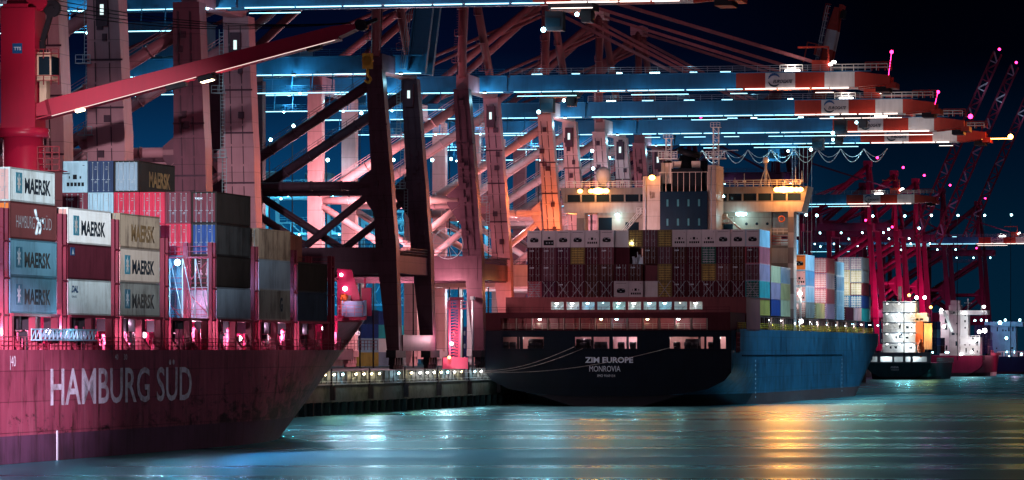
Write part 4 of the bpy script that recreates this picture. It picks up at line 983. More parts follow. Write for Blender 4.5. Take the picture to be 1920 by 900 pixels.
# yard stacks behind the quay edge
YG = 'containers stacked on the quay yard'
def yc(px_, wv, tier, mat, label, txt=None, L=12.2):
    tt = t_for_px(O_QUAY, wv, px_)
    c = container(O_QUAY, tt, wv, 6.5+tier*2.7, mat, label, YG, L=L, W=2.5, H=2.68, end='none')
    # the broad face towards the river and camera carries the lettering
    if txt: end_text(txt, 2.2, .7, 1.9, .9, LETW, c, x=-.02, bold=.03)
    return c

def stack(px_, wv, mats, names, lab, ang=-PHI+.1):
    tt = t_for_px(O_QUAY, wv, px_)
    for k, (mt, nm) in enumerate(zip(mats, names)):
        c = thing('shipping_container', P(O_QUAY, tt, wv, 6.5+k*2.75), '%s container, %s' % (nm, lab % ['ground level', 'second level', 'third level', 'fourth level'][k]), 'container', YG, rz=.18)
        setmat(mk('body', body_mesh(6.1, 2.5, 2.72, 22), c), mt)
        if mt is cBLU and lab.startswith('in the tall blue'): side_text('M', 3.0, .8, 1.0, 1.0, LETW, c, y=0, bold=.03); side_text('A', 1.0, .8, .9, 1.0, LETW, c, y=0, bold=.03)
stack(585, 50, [cPIN, cWHI, cBLU], ['pale pink', 'white', 'blue'], 'at the left end of the yard stacks, %s')
stack(652, 46, [cYEL, cSKY, cBLU, cNAV], ['yellow', 'pale blue', 'blue', 'navy'], 'just right of the red bow, %s')
stack(690, 46, [cGRB, cWHI, cTEA, cBLU], ['grey blue', 'white', 'teal', 'blue'], 'second yard stack from the red bow, %s')
stack(722, 46, [cPIN, cSKY, cTEA], ['pale pink', 'pale blue', 'teal'], 'left of the dark crane leg, %s')
stack(838, 44, [cBLU, cBLU, cBLU], ['lower blue', 'middle blue', 'upper blue'], 'in the tall blue stack between dark crane legs, %s')
stack(870, 60, [cNAV, cBLU, cTEA], ['navy', 'blue', 'teal'], 'behind the tall blue stack, %s')
yl = thing('yard_mast', P(O_QUAY, t_for_px(O_QUAY, 40, 800), 40, 6.5), 'tall floodlight mast between the yard stacks', 'mast')
m = MB(); m.tube((0, 0, 0), (0, 0, 26), .35, 8); m.box(-1, 1, -.4, .4, 26, 27); m.build('pole', STEEL, yl)
plight(yl, (-8, -14, 14), 5000, (.55, .85, 1), .5); 
# white lamp columns seen through the portals
for a, Y, top_ in ((678, 860, 520), (864, 880, 528)):
    X = (a-960)/8000*Y; Zz = 9.5-(top_-658)/8000*Y
    tt = thing('light_column', (X, Y, 6.3), 'pale slender column %s' % ('seen left of the dark crane legs' if a < 700 else 'behind the pink ladder tower'), 'column')
    m = MB(); m.tube((0, 0, 0), (0, 0, Zz-6.3), .55, 10); m.build('shaft', WHITE, tt); plight(tt, (0, -4, (Zz-6.3)*.7), 3000, (.6, .9, 1), .4)
# pink ladder tower
Y = 715; X = (852-960)/8000*Y
pt = thing('ladder_tower', (X, Y, 6.5), 'bright pink steel ladder tower standing between dark crane legs', 'tower', rz=.1)
m = MB(); PK = paint('tower_pink', (.75, .12, .22), .4, .3)
for x in (-.8, .8):
    for y in (-.8, .8): m.bar((x, y, 0), (x, y, 11.5), .22, .22)
for k in range(24): m.box(-.8, .8, -.86, -.8, k*.48, k*.48+.1); m.bar((-.8, -.8, k*.48), (.8, -.8, k*.48+.48), .07, .07)
m.box(-2.0, 2.2, -1, 1, 0, 1.9); m.box(-1.2, 1.9, -1.2, 1.2, 10, 10.2); m.rail((-1.2, -1.2, 10.2), (1.9, -1.2, 10.2), 1.1, .8, .06, 0, 2); m.box(-.9, 1.5, -.9, .9, 11.5, 12.0); m.build('lattice', PK, pt)
m = MB(); m.ball((-.6, -1.4, 4.2), .3, 0, 8); m.build('lamp', L_PINK, pt); plight(pt, (-1.5, -3.5, 5), 1800, (1, .5, .6), .2)
m = MB(); m.ball((-1.0, -1.4, 1.9), .25, 0, 8); m.build('orange_lamp', L_ORNG, pt)

# ================================================================== dark blue container ship, stern view (centre)
ZB = 42.8
STERN_SHADE = paint('stern_shade_navy', (.002, .007, .016), .35, .4, seams=(9, 3.2))  # unlit stern: its shade put into this near-black blue
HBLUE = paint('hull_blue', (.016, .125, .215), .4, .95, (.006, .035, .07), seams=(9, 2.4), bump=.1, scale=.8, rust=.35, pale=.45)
HBRN = paint('hull_antifoul', (.10, .05, .05), .6, .8, (.05, .03, .03), seams=(9, 2.4))
zim = thing('container_ship', P(O_ZIM, 0, 0), 'big container ship seen from its dark stern, bright blue side running away to the right', 'ship')
hull_surface(zim, ZB, lambda z: 163+3.8*min(z, 11), lambda z: 72, 2.2, 13.3, lambda t: 13.3 if t > 4.5 else 9.55, [HBLUE, HBRN, DARK], 2.0, Lstern=42, kz=6.5, kp=1.5, tstart=0)
# dark stern plating: wall around mooring openings
def wz(a): return (1372-a)*ZB/460
m = MB()
ops = [(945, 977), (983, 1022), (1081, 1145), (1152, 1197), (1258, 1322), (1326, 1338), (1352, 1362)]
oz0, oz1 = 9.9, 11.9
m.box(-.32, -.02, 0, ZB, oz1, 13.0); m.box(-.32, -.02, 0, ZB, 6.6, oz0)
edges = [912] + [e for p in ops for e in p] + [1372]
for a, b_ in zip(edges[::2], edges[1::2]): m.box(-.32, -.02, wz(b_), wz(a), oz0, oz1)
# lower rounded plate
pts = []
for wv, zz in ((0, 6.6), (0, 5.8), (1.2, 4.4), (4, 3.0), (8, 2.2), (14, 1.8), (28.8, 1.8), (34.8, 2.2), (38.8, 3.0), (41.6, 4.4), (ZB, 5.8), (ZB, 6.6)): pts.append((-.32, wv, zz))
m.prism(pts, (.3, 0, 0)); m.box(-.02, 4.6, 0, .3, 9.55, 13.0); m.box(-.02, 4.6, ZB-.3, ZB, 9.55, 13.0)
m.build('stern_plate', STERN_SHADE, zim)
m = MB(); m.box(3.6, 3.8, .4, ZB-.4, 9.6, 12.8); m.box(-.02, 3.8, .3, ZB-.3, 9.5, 9.62); m.box(-.02, 4.5, .3, ZB-.3, 12.8, 13.0); m.build('mooring_deck', paint('mooring_pink', (.5, .28, .28), .5, .4), zim)
for a in (948, 962, 1000, 1012, 1096, 1122, 1134, 1166, 1188, 1270, 1290, 1302, 1334):
    y = wz(a); m = MB(); m.box(.3, 1.3, y-.5, y+.5, 9.6, 10.3); m.tube((.5, y-.55, 10.6), (.5, y+.55, 10.6), .45, 8); m.build('fairlead', DARK, zim)
for a in (970, 1110, 1176, 1310): m = MB(); y = wz(a); m.box(1.4, 1.8, y-.2, y+.2, 9.6, 12.8); m.build('deck_post', DARK, zim)
for a in (1002, 1092, 1296): m = MB(); y = wz(a); m.tube((1.2, y-1.4, 10.9), (1.2, y+1.0, 10.9), .7, 10); m.box(.9, 1.5, y-1.6, y+1.2, 9.6, 10.4); m.build('mooring_winch', DARK, zim)
bm_ = MB(); bm_.box(-.2, .2, -.25, .25, 0, .15, 0); bm_.ball((0, 0, -.05), .24, 1, 8, .6); dz = {k: bm_.mesh('deck_lamp', [DARK, mt]) for k, mt in (('w', L_WHITE), ('c', L_CYAN), ('y', L_WARM), ('p', L_PINK))}
def zl(px_, zz, t, kind, power, col, sc=1.0):
    a = px_; p = (a-960)/8000; wv = (O_ZIM.x+.2009*t-p*(O_ZIM.y+.9796*t))/(.9796+.2009*p)
    o = mk('deck_lamp', dz[kind], zim, (t, wv, zz)); o.scale = (sc,)*3; plight(o, (-.6, 0, -.5), power, col, .2); return o
for a, pw, cl in ((985, 120, (1, .75, .7)), (1096, 100, (1, .7, .8)), (1190, 420, (1, .85, .95)), (1345-4, 130, (1, .8, .8)), (1265, 130, (1, .8, .75)), (1160, 160, (1, .8, .95)), (1357, 160, (1, .9, .85))):
    zl(a, 12.2, 1.6, 'p', pw, cl, .8)
# first open tier above the stern
m = MB(); m.box(0, .4, .2, ZB, 15.1, 16.1); m.box(0, .4, .2, 4.2, 13.0, 15.1); m.box(0, .4, ZB-2.6, ZB, 13.0, 15.1)
for k in range(13): y = 4.2+k*(ZB-6.8)/13; m.box(0, .35, y-.16, y+.16, 13.0, 15.1)
m.box(0, 17, .2, ZB, 12.98, 13.1); m.box(.4, 17, .2, .5, 13, 16); m.box(.4, 17, ZB-.3, ZB, 13, 16); m.box(.4, 17, .2, ZB, 15.9, 16.1); m.rail((-.0, .3, 16.1), (-.0, ZB, 16.1), .9, 2, .03, 0, 2)
m.build('lower_gallery', paint('gallery_dark_red', (.07, .014, .02), .5, .4), zim)
m = MB(); m.box(5.0, 5.2, .5, ZB-.5, 13.1, 15.9)
for k in range(14): y = 2+k*2.9; m.box(4.6, 5.0, y, y+.3, 13.1, 15.9)
m.build('gallery_back_wall', paint('gallery_red', (.32, .05, .06), .5, .6), zim)
m = MB(); m.rail((.2, 4, 13.1), (.2, ZB-3, 13.1), 1.05, 1.4, .03, 0, 3)
for k in range(13): y = 4.2+k*(ZB-6.8)/13; m.box(-.06, -.0, y-.07, y+.07, 13.1, 15.1)
m.build('gallery_rail', paint('gallery_rail_tan', (.42, .32, .26)), zim)
for a, kd, cl, pw in ((1012, 'w', (.9, 1, 1), 420), (1127, 'y', (1, .85, .6), 150), (1156, 'c', CY, 260), (1214, 'y', (1, .85, .6), 150), (1272, 'w', (.8, 1, 1), 420)): zl(a, 15.0, .9, kd, pw, cl, 1.2)
# upper gallery
m = MB(); t1 = 17.0; m.box(t1, t1+.4, -.0, 42.8, 18.1, 18.95); m.box(t1, t1+.4, 0, 42.8, 16.1, 16.7)
ue = [947, 1032]
for k in range(10): ue += []
slots = [(1033+k*28.9, 1057+k*28.9) for k in range(10)]
def wat(a, t): p = (a-960)/8000; return (O_ZIM.x+.2009*t-p*(O_ZIM.y+.9796*t))/(.9796+.2009*p)
last = 42.8
for a, b_ in slots:
    m.box(t1, t1+.4, wat(a, t1), last, 16.7, 18.1); last = wat(b_, t1)
    for cx_ in (wat(a, t1), wat(b_, t1)): pass
m.box(t1, t1+.4, 0, last, 16.7, 18.1); m.box(t1+.4, 34, 0, .3, 13, 18.95); m.box(t1+.4, 34, 42.5, 42.8, 13, 18.95); m.box(t1+.4, 46, 0, 42.8, 18.7, 18.95)
m.build('upper_gallery', paint('gallery_maroon', (.13, .03, .035), .5, .4), zim)
m = MB(); m.box(t1+4, t1+4.2, .5, 42.3, 16.0, 18.7); m.build('gallery_back_wall', paint('gallery_pale', (.5, .5, .48), .5, .5), zim)
m = MB(); m.rail((t1+.1, 8, 16.3), (t1+.1, 36, 16.3), 1.05, 1.0, .035, 0, 3)
for a, b_ in slots: m.bar((t1+3, wat(a, t1), 16.2), (t1+3, wat(b_, t1), 18), .15, .15)
m.build('gallery_rail', STEEL, zim)
for k, (kd, cl, pw) in enumerate([('w', (.85, 1, 1), 300), ('w', (1, 1, 1), 300), ('c', (.15, .6, 1), 300), None, ('c', (.5, 1, .95), 300), ('w', (1, .95, .85), 300), None, ('c', (.2, .75, 1), 300), None, ('w', (1, 1, .9), 300)] if False else [('w', (.85, 1, 1), 300), ('w', (1, 1, 1), 300), ('c', (.15, .6, 1), 300), ('c', (.1, .3, .4), 20), ('c', (.5, 1, .95), 300), ('w', (1, .95, .85), 300), ('c', (.6, .9, 1), 120), ('c', (.2, .75, 1), 300), ('y', (1, .3, .3), 20), ('w', (1, 1, .9), 300)]):
    zl((slots[k][0]+slots[k][1])/2-1, 17.95, t1+.9, kd, pw, cl, 1.35 if pw > 100 else .5)
# stern lettering
end_text('ZIM EUROPE', wz(1100), 6.9+1.4, 8.35, 1.0, LETW, zim, x=-.36, bold=.03)
end_text('MONROVIA', wz(1108), 6.0, 5.4, .98, LETW, zim, x=-.36, bold=.0)
end_text('IMO 9169154', wz(1123), 5.1, 3.1, .42, LETW, zim, x=-.36, bold=.0)
zz8 = [o for o in zim.children if o.name.startswith('lettering')]
zz8[0].location.z = 9.5-(680.5-658)/11; zz8[1].location.z = 9.5-(697-658)/11; zz8[2].location.z = 9.5-(707-658)/11
# black slab on the hull stands for the shaded mooring deck opening
m = MB(); m.box(5, 9, -.06, .02, 9.2, 13.32); m.build('side_opening_shade', BLACK, zim)
m = MB(); m.box(5.2, 5.4, -.12, -.02, 9.2, 12.8); m.rail((5, -.1, 9.4), (9, -.1, 9.4), 3.2, 1.3, .05, 0, 4); m.build('side_rail', paint('gallery_red', (.3, .05, .06)), zim)
for x0_, s_ in ((28, 'fore'), (150, 'aft')):
    m = MB()
    for k in range(9): m.box(x0_, x0_+.5, -.03, .01, 1.2+k*.8, 1.5+k*.8)
    m.build('draught_marks', LETW, zim)
m = MB(); m.box(12, 150, -.10, .0, 8.6, 8.8); m.build('rubbing_strake', STERN_SHADE, zim)
# deck edge pillars and passage lamps along the blue side
m = MB()
for k in range(33): x = 11+k*5.1; m.box(x, x+.7, .4, 1.4, 13.3, 15.8); m.box(x+2.4, x+2.6, .3, .5, 13.3, 15.8)
m.box(10, 176, .3, 41.5, 15.55, 15.72); m.build('deck_pillars', paint('pillar_brown', (.16, .08, .07), .5, .4), zim)
m = MB(); m.box(10, 178, 3.0, 3.2, 13.3, 15.5); m.build('passage_wall', paint('passage_wall', (.22, .2, .2), .5, .6), zim)
m = MB(); m.rail((8, .1, 13.3), (205, .1, 13.3), 1.1, 1.7, .03, 0, 3)
for k in range(60): m.bar((12+k*2.9, .8, 13.3), (13+k*2.9, 1.2, 15.0), .1, .1)
m.build('passage_rail', YEL, zim)
ppx = [1441, 1464, 1486, 1497, 1517, 1529, 1547, 1565, 1582, 1598, 1614, 1630, 1645]
for i, a in enumerate(ppx): 
    tt = t_for_px(O_ZIM, .8, a); o = mk('deck_lamp', dz['w' if i % 3 else 'c'], zim, (tt, .7, 15.2)); plight(o, (0, -.4, -.5), 160, (.75, .95, 1), .15)
# virtual cold floods added off the boom tips to light the blue side
for x, y, zz, pw in ((45, -24, 46, 70000), (100, -24, 46, 78000), (160, -22, 46, 74000)): spot(zim, (x, y, zz), (x+3, 6, 4), pw, (.30, .68, 1), 95, 1.0, .8)
# superstructure
CREAM2 = paint('house_cream', (.40, .31, .25), .5, .55, (.2, .12, .08), seams=(5, 2.9)); BWH = paint('bridge_white', (.46, .43, .40), .5, .5, (.22, .17, .13), seams=(4, 2.9))
m = MB()
m.box(82, 95, 4.8, 38, 13.3, 35.8); m.box(80.3, 82, 27, 38, 13.3, 35.8, 0)
m.build('accommodation_block', CREAM2, zim)
for bx4 in ((82, 95, 1.4, 4.6, 31.5, 35.7), (80, 84, .3, 1.4, 13.3, 35.8), (82, 90, 1.4, 4.8, 13.3, 29.5), (80, 84, 40.5, 42, 13.3, 35.8), (84, 92, 38, 40.5, 13.3, 31)):
    m = MB(); m.box(*bx4); m.build('wing_support', BWH, zim)
m = MB()
for k in range(4): m.box(82, 83.5, 1.4, 4.8, 29.7+k*.5, 29.8+k*.5)
m.build('rail_screen', GRED, zim)
m = MB(); m.box(80, 88, -1.2, 44.2, 39.3, 40.6); m.box(80, 88, -1.2, 44.2, 35.8, 37.9)
m.prism([(80, -1.2, 40.6), (80, -2.4, 40.6), (80, -1.2, 35.8)], (8, 0, 0)); m.prism([(80, 44.2, 40.6), (80, 44.2, 35.8), (80, 45.2, 40.6)], (8, 0, 0))
for k in range(17): y = -1.2+k*45.2/16; m.box(80, 80.25, y-.14, y+.14, 37.9, 39.3)
m.box(87, 88, -1, 44, 37.9, 39.3); m.build('bridge_deck', BWH, zim)
m = MB(); m.box(80.3, 80.4, -1.1, 44.1, 37.9, 39.3); m.build('bridge_windows', GLASS, zim)
m = MB(); m.rail((80.1, -1, 40.6), (80.1, 44, 40.6), 1.2, 1.5, .04, 0, 3); m.rail((80.1, 1.2, 31.5), (80.1, 4.6, 31.5), 1.1, 1, .04, 0, 2); m.build('bridge_rail', WHITE, zim)
for y0, z0, h in ((30, 31.6, 2.4), (12.2, 31.0, 2.6), (35.2, 31.5, 3.4)):
    m = MB(); m.box(80.22 if y0 > 20 else 81.95, 80.3 if y0 > 20 else 82, y0, y0+2.6, z0, z0+h); m.build('window', GLASS, zim)
for y0 in (5.6, 7.6, 9.6):
    for z0 in (31.0, 33.6): m = MB(); m.tube((81.92, y0, z0), (81.99, y0, z0), .28, 10); m.build('porthole', GLASS, zim)
for y0 in (16.6, 18.6, 20.6, 22.6):
    for z0, hh in ((36.6, 1.3), (33.0, 1.3)): m = MB(); m.box(69.93, 69.99, y0, y0+.35, z0, z0+hh); m.build('vent_slot', paint('vent_teal', (.02, .14, .16)), zim)
m = MB(); m.tube((69.7, 26.9, 30), (69.7, 26.9, 42), .09, 6); m.tube((69.7, 14.4, 30), (69.7, 14.4, 44), .09, 6); m.build('pipe', STEEL, zim)
m = MB(); m.bar((79.5, 33, 31.5), (79.5, 29.5, 35.6), .8, .15); m.rail((79.3, 33, 31.5), (79.3, 29.5, 35.6), 1, 1, .05, 0, 2); m.box(78.8, 80.3, 27.6, 30.2, 35.6, 35.75); m.rail((78.9, 27.6, 35.7), (78.9, 30.2, 35.7), 1, 1, .05, 0, 2)
m.box(78, 80.3, 11.5, 15.1, 30.6, 30.8); m.rail((78, 11.5, 30.8), (78, 15.1, 30.8), 1.1, 1, .05, 0, 2); m.box(78, 80.3, 11.5, 15.1, 33.6, 33.8); m.rail((78, 11.5, 33.8), (78, 15.1, 33.8), 1.1, 1, .05, 0, 2); m.box(78.5, 80, 12, 14.6, 26, 30.6)
m.build('stairs', WHITE, zim)
m = MB(); m.bar((78.6, 13.5, 35.3), (77.8, 6.8, 29.6), .3, .3); m.box(77.4, 78.4, 5.6, 7.4, 28.6, 30.0); m.box(78.2, 79.4, 12.8, 14.4, 34.4, 35.4); m.build('provision_crane', CREAM, zim)
m = MB()
for k in range(10): m.tube((79.9, 3.2, 34.2), (80.0, 3.2, 34.2), .01, 4)
for a in range(12):
    th = a*math.pi/6; th2 = (a+1)*math.pi/6
    m.tube((79.9, 2.6+.55*math.cos(th), 34.4+.55*math.sin(th)), (79.9, 2.6+.55*math.cos(th2), 34.4+.55*math.sin(th2)), .13, 6)
m.build('lifebuoy', ORNG, zim)
# funnel casing
m = MB(); m.box(70, 79, 15.2, 24.2, 13.3, 39.4); m.build('funnel_casing', NAVY, zim)
m = MB(); m.box(70.2, 79.2, 24.2, 27.5, 13.3, 42.3); m.box(70.4, 79.2, 13.6, 15.2, 13.3, 44.3, 0); m.box(70.2, 70.4, 25.2, 26.2, 38.2, 39.4, 0); m.build('casing_side', CREAM2, zim)
m = MB()
m.tube((74, 20, 39.4), (74.5, 19.6, 46.2), 1.9, 14, 0, 1.7); m.tube((74.5, 19.6, 46.2), (74.5, 19.3, 47.4), 2.3, 14)
m.box(72, 76, 16.6, 22.4, 39.4, 43.8)
for y in (22.9, 23.7, 16.0, 16.6): m.tube((73, y, 39.4), (73, y, 45.2), .42, 8)
m.build('exhaust_pipes', BLACK, zim)
m = MB(); m.rail((70, 15.2, 39.4), (70, 24.2, 39.4), 3.6, 1.1, .04, 0, 1); m.box(73, 73.6, 17, 24, 44.0, 45.2); m.box(72.6, 73.2, 22.2, 24.4, 41, 44.9)
m.build('casing_frame', CREAM, zim)
def mast(y, h, tx=74):
    m = MB()
    for dx in (-.5, .5):
        for dy in (-.5, .5): m.bar((tx+dx, y+dy, 39.4), (tx+dx, y+dy, h), .14, .14)
    k = 39.4
    while k < h-1: m.box(tx-.55, tx-.5, y-.5, y+.5, k, k+.1); m.bar((tx-.5, y-.5, k), (tx-.5, y+.5, k+1), .09, .09); k += 1
    m.box(tx-1.2, tx+1.2, y-1.8, y+1.8, 45.6, 45.8); m.rail((tx-1.2, y-1.8, 45.8), (tx-1.2, y+1.8, 45.8), 1.2, .6, .05, 0, 3)
    m.bar((tx, y-4.2 if y < 18 else y+3.9, 47.2), (tx, y, 47.2), .12, .12); m.box(tx-.9, tx+.9, y-.9, y+.9, h-.1, h); m.rail((tx-.9, y-.9, h), (tx-.9, y+.9, h), .8, .6, .04, 0, 2)
    m.build('radar_mast', STEEL if False else WHITE, zim)
mast(23.2, 49.6); mast(14.2, 51.6)
m = MB(); y = 6.2; m.tube((84, y, 40.6), (84, y, 45.2), .28, 8); m.tube((84, y, 45.2), (84, y, 46.3), .5, 8)
for a in (-1.3, 1.3): m.bar((84, y+a, 40.6), (84, y, 44.5), .14, .14)
m.build('antenna_mast', WHITE, zim)
for y, h in ((14, 44), (10, 43.2), (-1, 43.6), (.2, 44.4), (33.5, 42.6), (42.8, 43.0), (11.8, 42.4)): m = MB(); m.tube((82, y, 40.6), (82, y, h), .08, 5); m.box(81.8, 82.2, y-.3, y+.3, 41.5, 41.9); m.build('antenna', WHITE, zim)
m = MB(); m.ball((83, 37.4, 43.0), 1.5, 0, 12, 1.2); m.tube((83, 37.4, 40.6), (83, 37.4, 42), .5, 8); m.build('satellite_dome', WHITE, zim)
def sodium(t, y, zz, r, pw):
    m = MB(); m.box(t-.1, t+.3, y-r*1.2, y+r*1.2, zz+.2, zz+.5, 0); m.ball((t-.25, y, zz), r*1.15, 1, 10, .8); o = m.build('sodium_lamp', [DARK, L_ORNG], zim); plight(o, (t-2.0, y, zz-.2), pw*.5, (1, .34, .08), .4)
    spot(o, (t-1.0, y, zz), (t-190, y-30, 0), pw*(17 if y < 10 else 8), (1, .13, .02), 80, .5, .7)
for y, r, pw in ((-.3, .5, 900), (.7, .6, 900), (1.6, .62, 900), (2.6, .62, 900), (3.4, .55, 900), (36.2, .55, 400), (37.2, .6, 450), (38.2, .6, 450), (39.1, .45, 400), (41.2, .45, 300), (-1.1, .5, 900), (2.1, .7, 900), (37.7, .7, 450)): sodium(79.6, y, 39.95, r, pw)
sodium(69.6, 25.6, 42.0, .55, 700)
m = MB(); m.box(80.0, 80.3, 9.3, 11.3, 35.2, 35.7); m.ball((79.8, 9.9, 35.2), .35, 0, 8, .5); m.ball((79.8, 10.8, 35.2), .35, 0, 8, .5); m.ball((79.8, 34.1, 35.4), .4, 0, 8, .6); m.ball((75, 12.9, 38.6), .25, 0, 6); m.build('floodlight', L_CYAN, zim)
plight(zim, (79, 10.4, 34.4), 350, (.5, .95, 1), .2); plight(zim, (78.8, 34.1, 34.6), 250, (.5, .95, 1), .2); plight(zim, (77, 24, 33), 500, (1, .8, .6), .5)
# small lattice mast on the bow
m = MB()
for x in (196, 198):
    for y in (1.2, 3.0): m.bar((x, y, 13.3), (x, y, 18.5), .2, .2)
for k in range(6): m.box(195.9, 196, 1.2, 3, 13.4+k, 13.5+k); m.bar((196, 1.2, 13.4+k), (196, 3, 14.4+k), .12, .12)
m.box(195.8, 198.2, 1.0, 3.2, 18.5, 18.7); m.rail((195.8, 1, 18.7), (195.8, 3.2, 18.7), 1.1, .7, .07, 0, 2); m.build('bow_lookout_frame', paint('pale_pink_fittings', (.62, .25, .34)), zim)

# ---- containers on the stern block
G2 = 'containers stacked on the stern deck of the blue ship'
ordn = ['first', 'second', 'third', 'fourth', 'fifth', 'sixth', 'seventh', 'eighth', 'ninth', 'tenth', 'eleventh', 'twelfth', 'thirteenth', 'fourteenth', 'fifteenth', 'sixteenth']
ZD = 3.05; zb = 19.0; PW = 2.645
M_, Y_, R_, G_, T_, O_ = (cMAR2, 'dark maroon', 'door'), (cOLV, 'olive yellow', 'grid'), (cMAR, 'wine red', 'door'), (cGRN, 'dark green', 'grid'), (cMAR3, 'reddish brown', 'door'), (cORG, 'orange', 'grid')
W0, W1, W2 = (cRFG, 'white refrigerated', 'reefer0'), (cRFG, 'white refrigerated', 'reefer1'), (cRFG, 'white refrigerated', 'reefer2')
tiers = [
    [(cPINKR, 'glowing red orange lit', 'grid'), M_, M_, M_, M_, M_, W0, W1, (cWHI, 'plain bright white', 'none'), Y_, M_, M_, M_, M_, M_, G_],
    [M_, M_, M_, M_, M_, M_, M_, M_, (cMAR, 'plain smooth maroon', 'none'), Y_, M_, M_, Y_, T_, M_, M_],
    [M_, M_, M_, Y_, M_, R_, (cMAR2, 'plain dark maroon', 'none'), None, M_, M_, M_, M_, G_, M_, M_, M_],
    [W0, W2, W0, W0, W1, W0, (cWHI, 'brilliantly lit white', 'none'), Y_, M_, Y_, W1, W1, W1, W0, W0, W0]]
rz_ = random.Random(5); cMARa = C('faded_maroon', (.11, .03, .05), .7); cMARb = C('brown_maroon', (.08, .026, .022), .6); cMARc = C('violet_maroon', (.085, .016, .04), .6)
SIDEM = [(cTEA, 'teal'), (cLIL, 'mauve'), (cPINKR, 'pinkish red'), (cSKY, 'pale blue white')]
for ti, row in enumerate(tiers):
    for ci, it in enumerate(row):
        if it is None: continue
        mt, nm, en = it; col = 15-ci; k = rz_.random()
        lab = '%s container, %s column from left, %s tier up on the dark stern' % (nm, ordn[ci], ['first', 'second', 'third', 'fourth'][ti])
        if mt is cMAR2: mt = rz_.choice([cMAR2, cMAR2, cMARa, cMARb, cMARc])
        t0 = 34+rz_.uniform(0, .22)+(.0 if not (nm.startswith('plain') or nm.startswith('brill')) else 1.2)
        c = container(O_ZIM, t0, .1+col*PW, zb+ti*ZD, mt, lab, G2, W=2.58, H=3.03, end=en, endtxt='ZIM' if (en == 'door' and k < .55) else None, bars=STEEL if mt is not cOLV else cYEL, ncor=30)
        if ci == 15:
            b_ = [x for x in c.children if x.name.startswith('body')][0]; setmat(b_, SIDEM[ti][0])
m = MB()
for ci in range(16):
    y = .1+(15-ci)*PW
    if ci not in (6, 7, 8): m.bar((33.7, y+.1, zb), (33.7, y+2.4, zb+ZD), .07, .07); m.bar((33.7, y+2.4, zb), (33.7, y+.1, zb+ZD), .07, .07)
m.build('lashing_rods', STEEL, zim)
container(O_ZIM, 34, .1, 15.9, cYEL, 'pale yellow container with vertical blue mark, lowest at the corner of the stern block', G2, W=2.58, H=3.03, end='none', ncor=30)
# heap of pale sheeting on the gap in the stack
m = MB(); rr = random.Random(2)
for k in range(8): y = .1+8*PW+.2+rr.random()*2; m.bar((35+rr.random()*2, y, zb+2*ZD), (36, y+rr.random()-.5, zb+2*ZD+1+rr.random()*1.2), .5, .1)
tag(m.build('tarpaulin_bundle', LETW, None, P(O_ZIM, 0, 0)), 'crumpled pale tarpaulin bundle lying in the gap of the stern stack', 'tarpaulin').rotation_euler = (0, 0, PHI)
tb_ = [o for o in COL.objects if o.name.startswith('tarpaulin')][0]; plight(tb_, (34.0, .1+8*PW+2, zb+3*ZD+.6), 260, (.9, .95, 1), .2)
plight(zim, (36, 42.5, zb+2), 2200, (1, .35, .12), .3, 'quay_glow'); plight(zim, (60, 22, 34), 500, (.8, .95, 1), .5, 'house_flood')

# ---- containers along the blue side
G3 = 'containers along the side of the blue ship'
pn = {3: 'bay'}
def sc(t, col, base, items, where, ch=3.05, L=12.4):
    for k, it in enumerate(items):
        if it is None: continue
        mt, nm = it[:2]; sm = it[2] if len(it) > 2 else None; en = it[3] if len(it) > 3 else 'grid'
        lv = ['lowest', 'second lowest', 'middle', 'fourth up', 'fifth up', 'sixth up'][k]
        c = container(O_ZIM, t, .1+col*PW, base+k*ch, mt, '%s container, %s in the stack %s' % (nm, lv, where), G3, L=L, W=2.58, H=ch-.03, end=en, bars=WHITE, ncor=26)
        if sm: setmat([x for x in c.children if x.name.startswith('body')][0], sm)
cCOR = C('lit_pink', (.62, .32, .32)); cPYE = C('pale_yellow', (.52, .47, .28)); cOCH = C('ochre', (.42, .33, .14))  # first paint holds the pinkish lamplight on container ends
sc(48.5, 0, 15.9, [(cBLU, 'blue'), (cLIL, 'mauve'), (cPYE, 'pale yellow')], 'right of the stern block')
sc(61.5, 0, 15.9, [(cPYE, 'pale yellow'), (cOCH, 'ochre'), (cGRB, 'grey blue sided yellow')], 'in front of the bridge support')
sc(61.5, 1, 15.9, [(cPYE, 'yellow'), (cPYE, 'light yellow'), (cPYE, 'creamy yellow')], 'behind the ochre one')
sc(96, 0, 15.9, [(cCOR, 'pinkish', cGRE), (cCOR, 'pale pink', cSKY, 'reefer1'), (cCOR, 'creamy pink', cLBLU, 'reefer1'), (cORG, 'orange refrigerated', cSKY, 'reefer0')], 'right beside the bridge')
sc(96, 1.2, 28.1, [(cWHI, 'white refrigerated', cSKY, 'reefer1')], 'perched above the orange one')
sc(96, 2.2, 28.1, [(cWHI, 'white')], 'second from right on the very top'); sc(96, 3.2, 28.1, [(cCOR, 'cream')], 'third from right on the very top', ch=2.4)
sc(111.5, 0, 15.9, [(cOCH, 'ochre')], 'low between two tall stacks')
sc(127, 0, 15.9, [(cLIL, 'mauve'), (cCOR, 'grid doored pink', cPINKR), (cCOR, 'bright pink doored', cLIL), (cCOR, 'lit pink doored', cPINKR)], 'second right of the bridge')
sc(127, 1, 15.9, [(cGRE, 'grey'), (cCOR, 'pale red'), (cCOR, 'rose'), (cCOR, 'light rose')], 'behind the mauve one')
sc(142.5, 0, 15.9, [(cSKY, 'silvery blue'), (cSKY, 'pale blue'), (cLBLU, 'vivid light blue'), (cSKY, 'light grey blue')], 'third right of the bridge', ch=2.95)
sc(158, 0, 15.9, [(cMAR2, 'very dark maroon')], 'low before the bow stacks', ch=2.72)
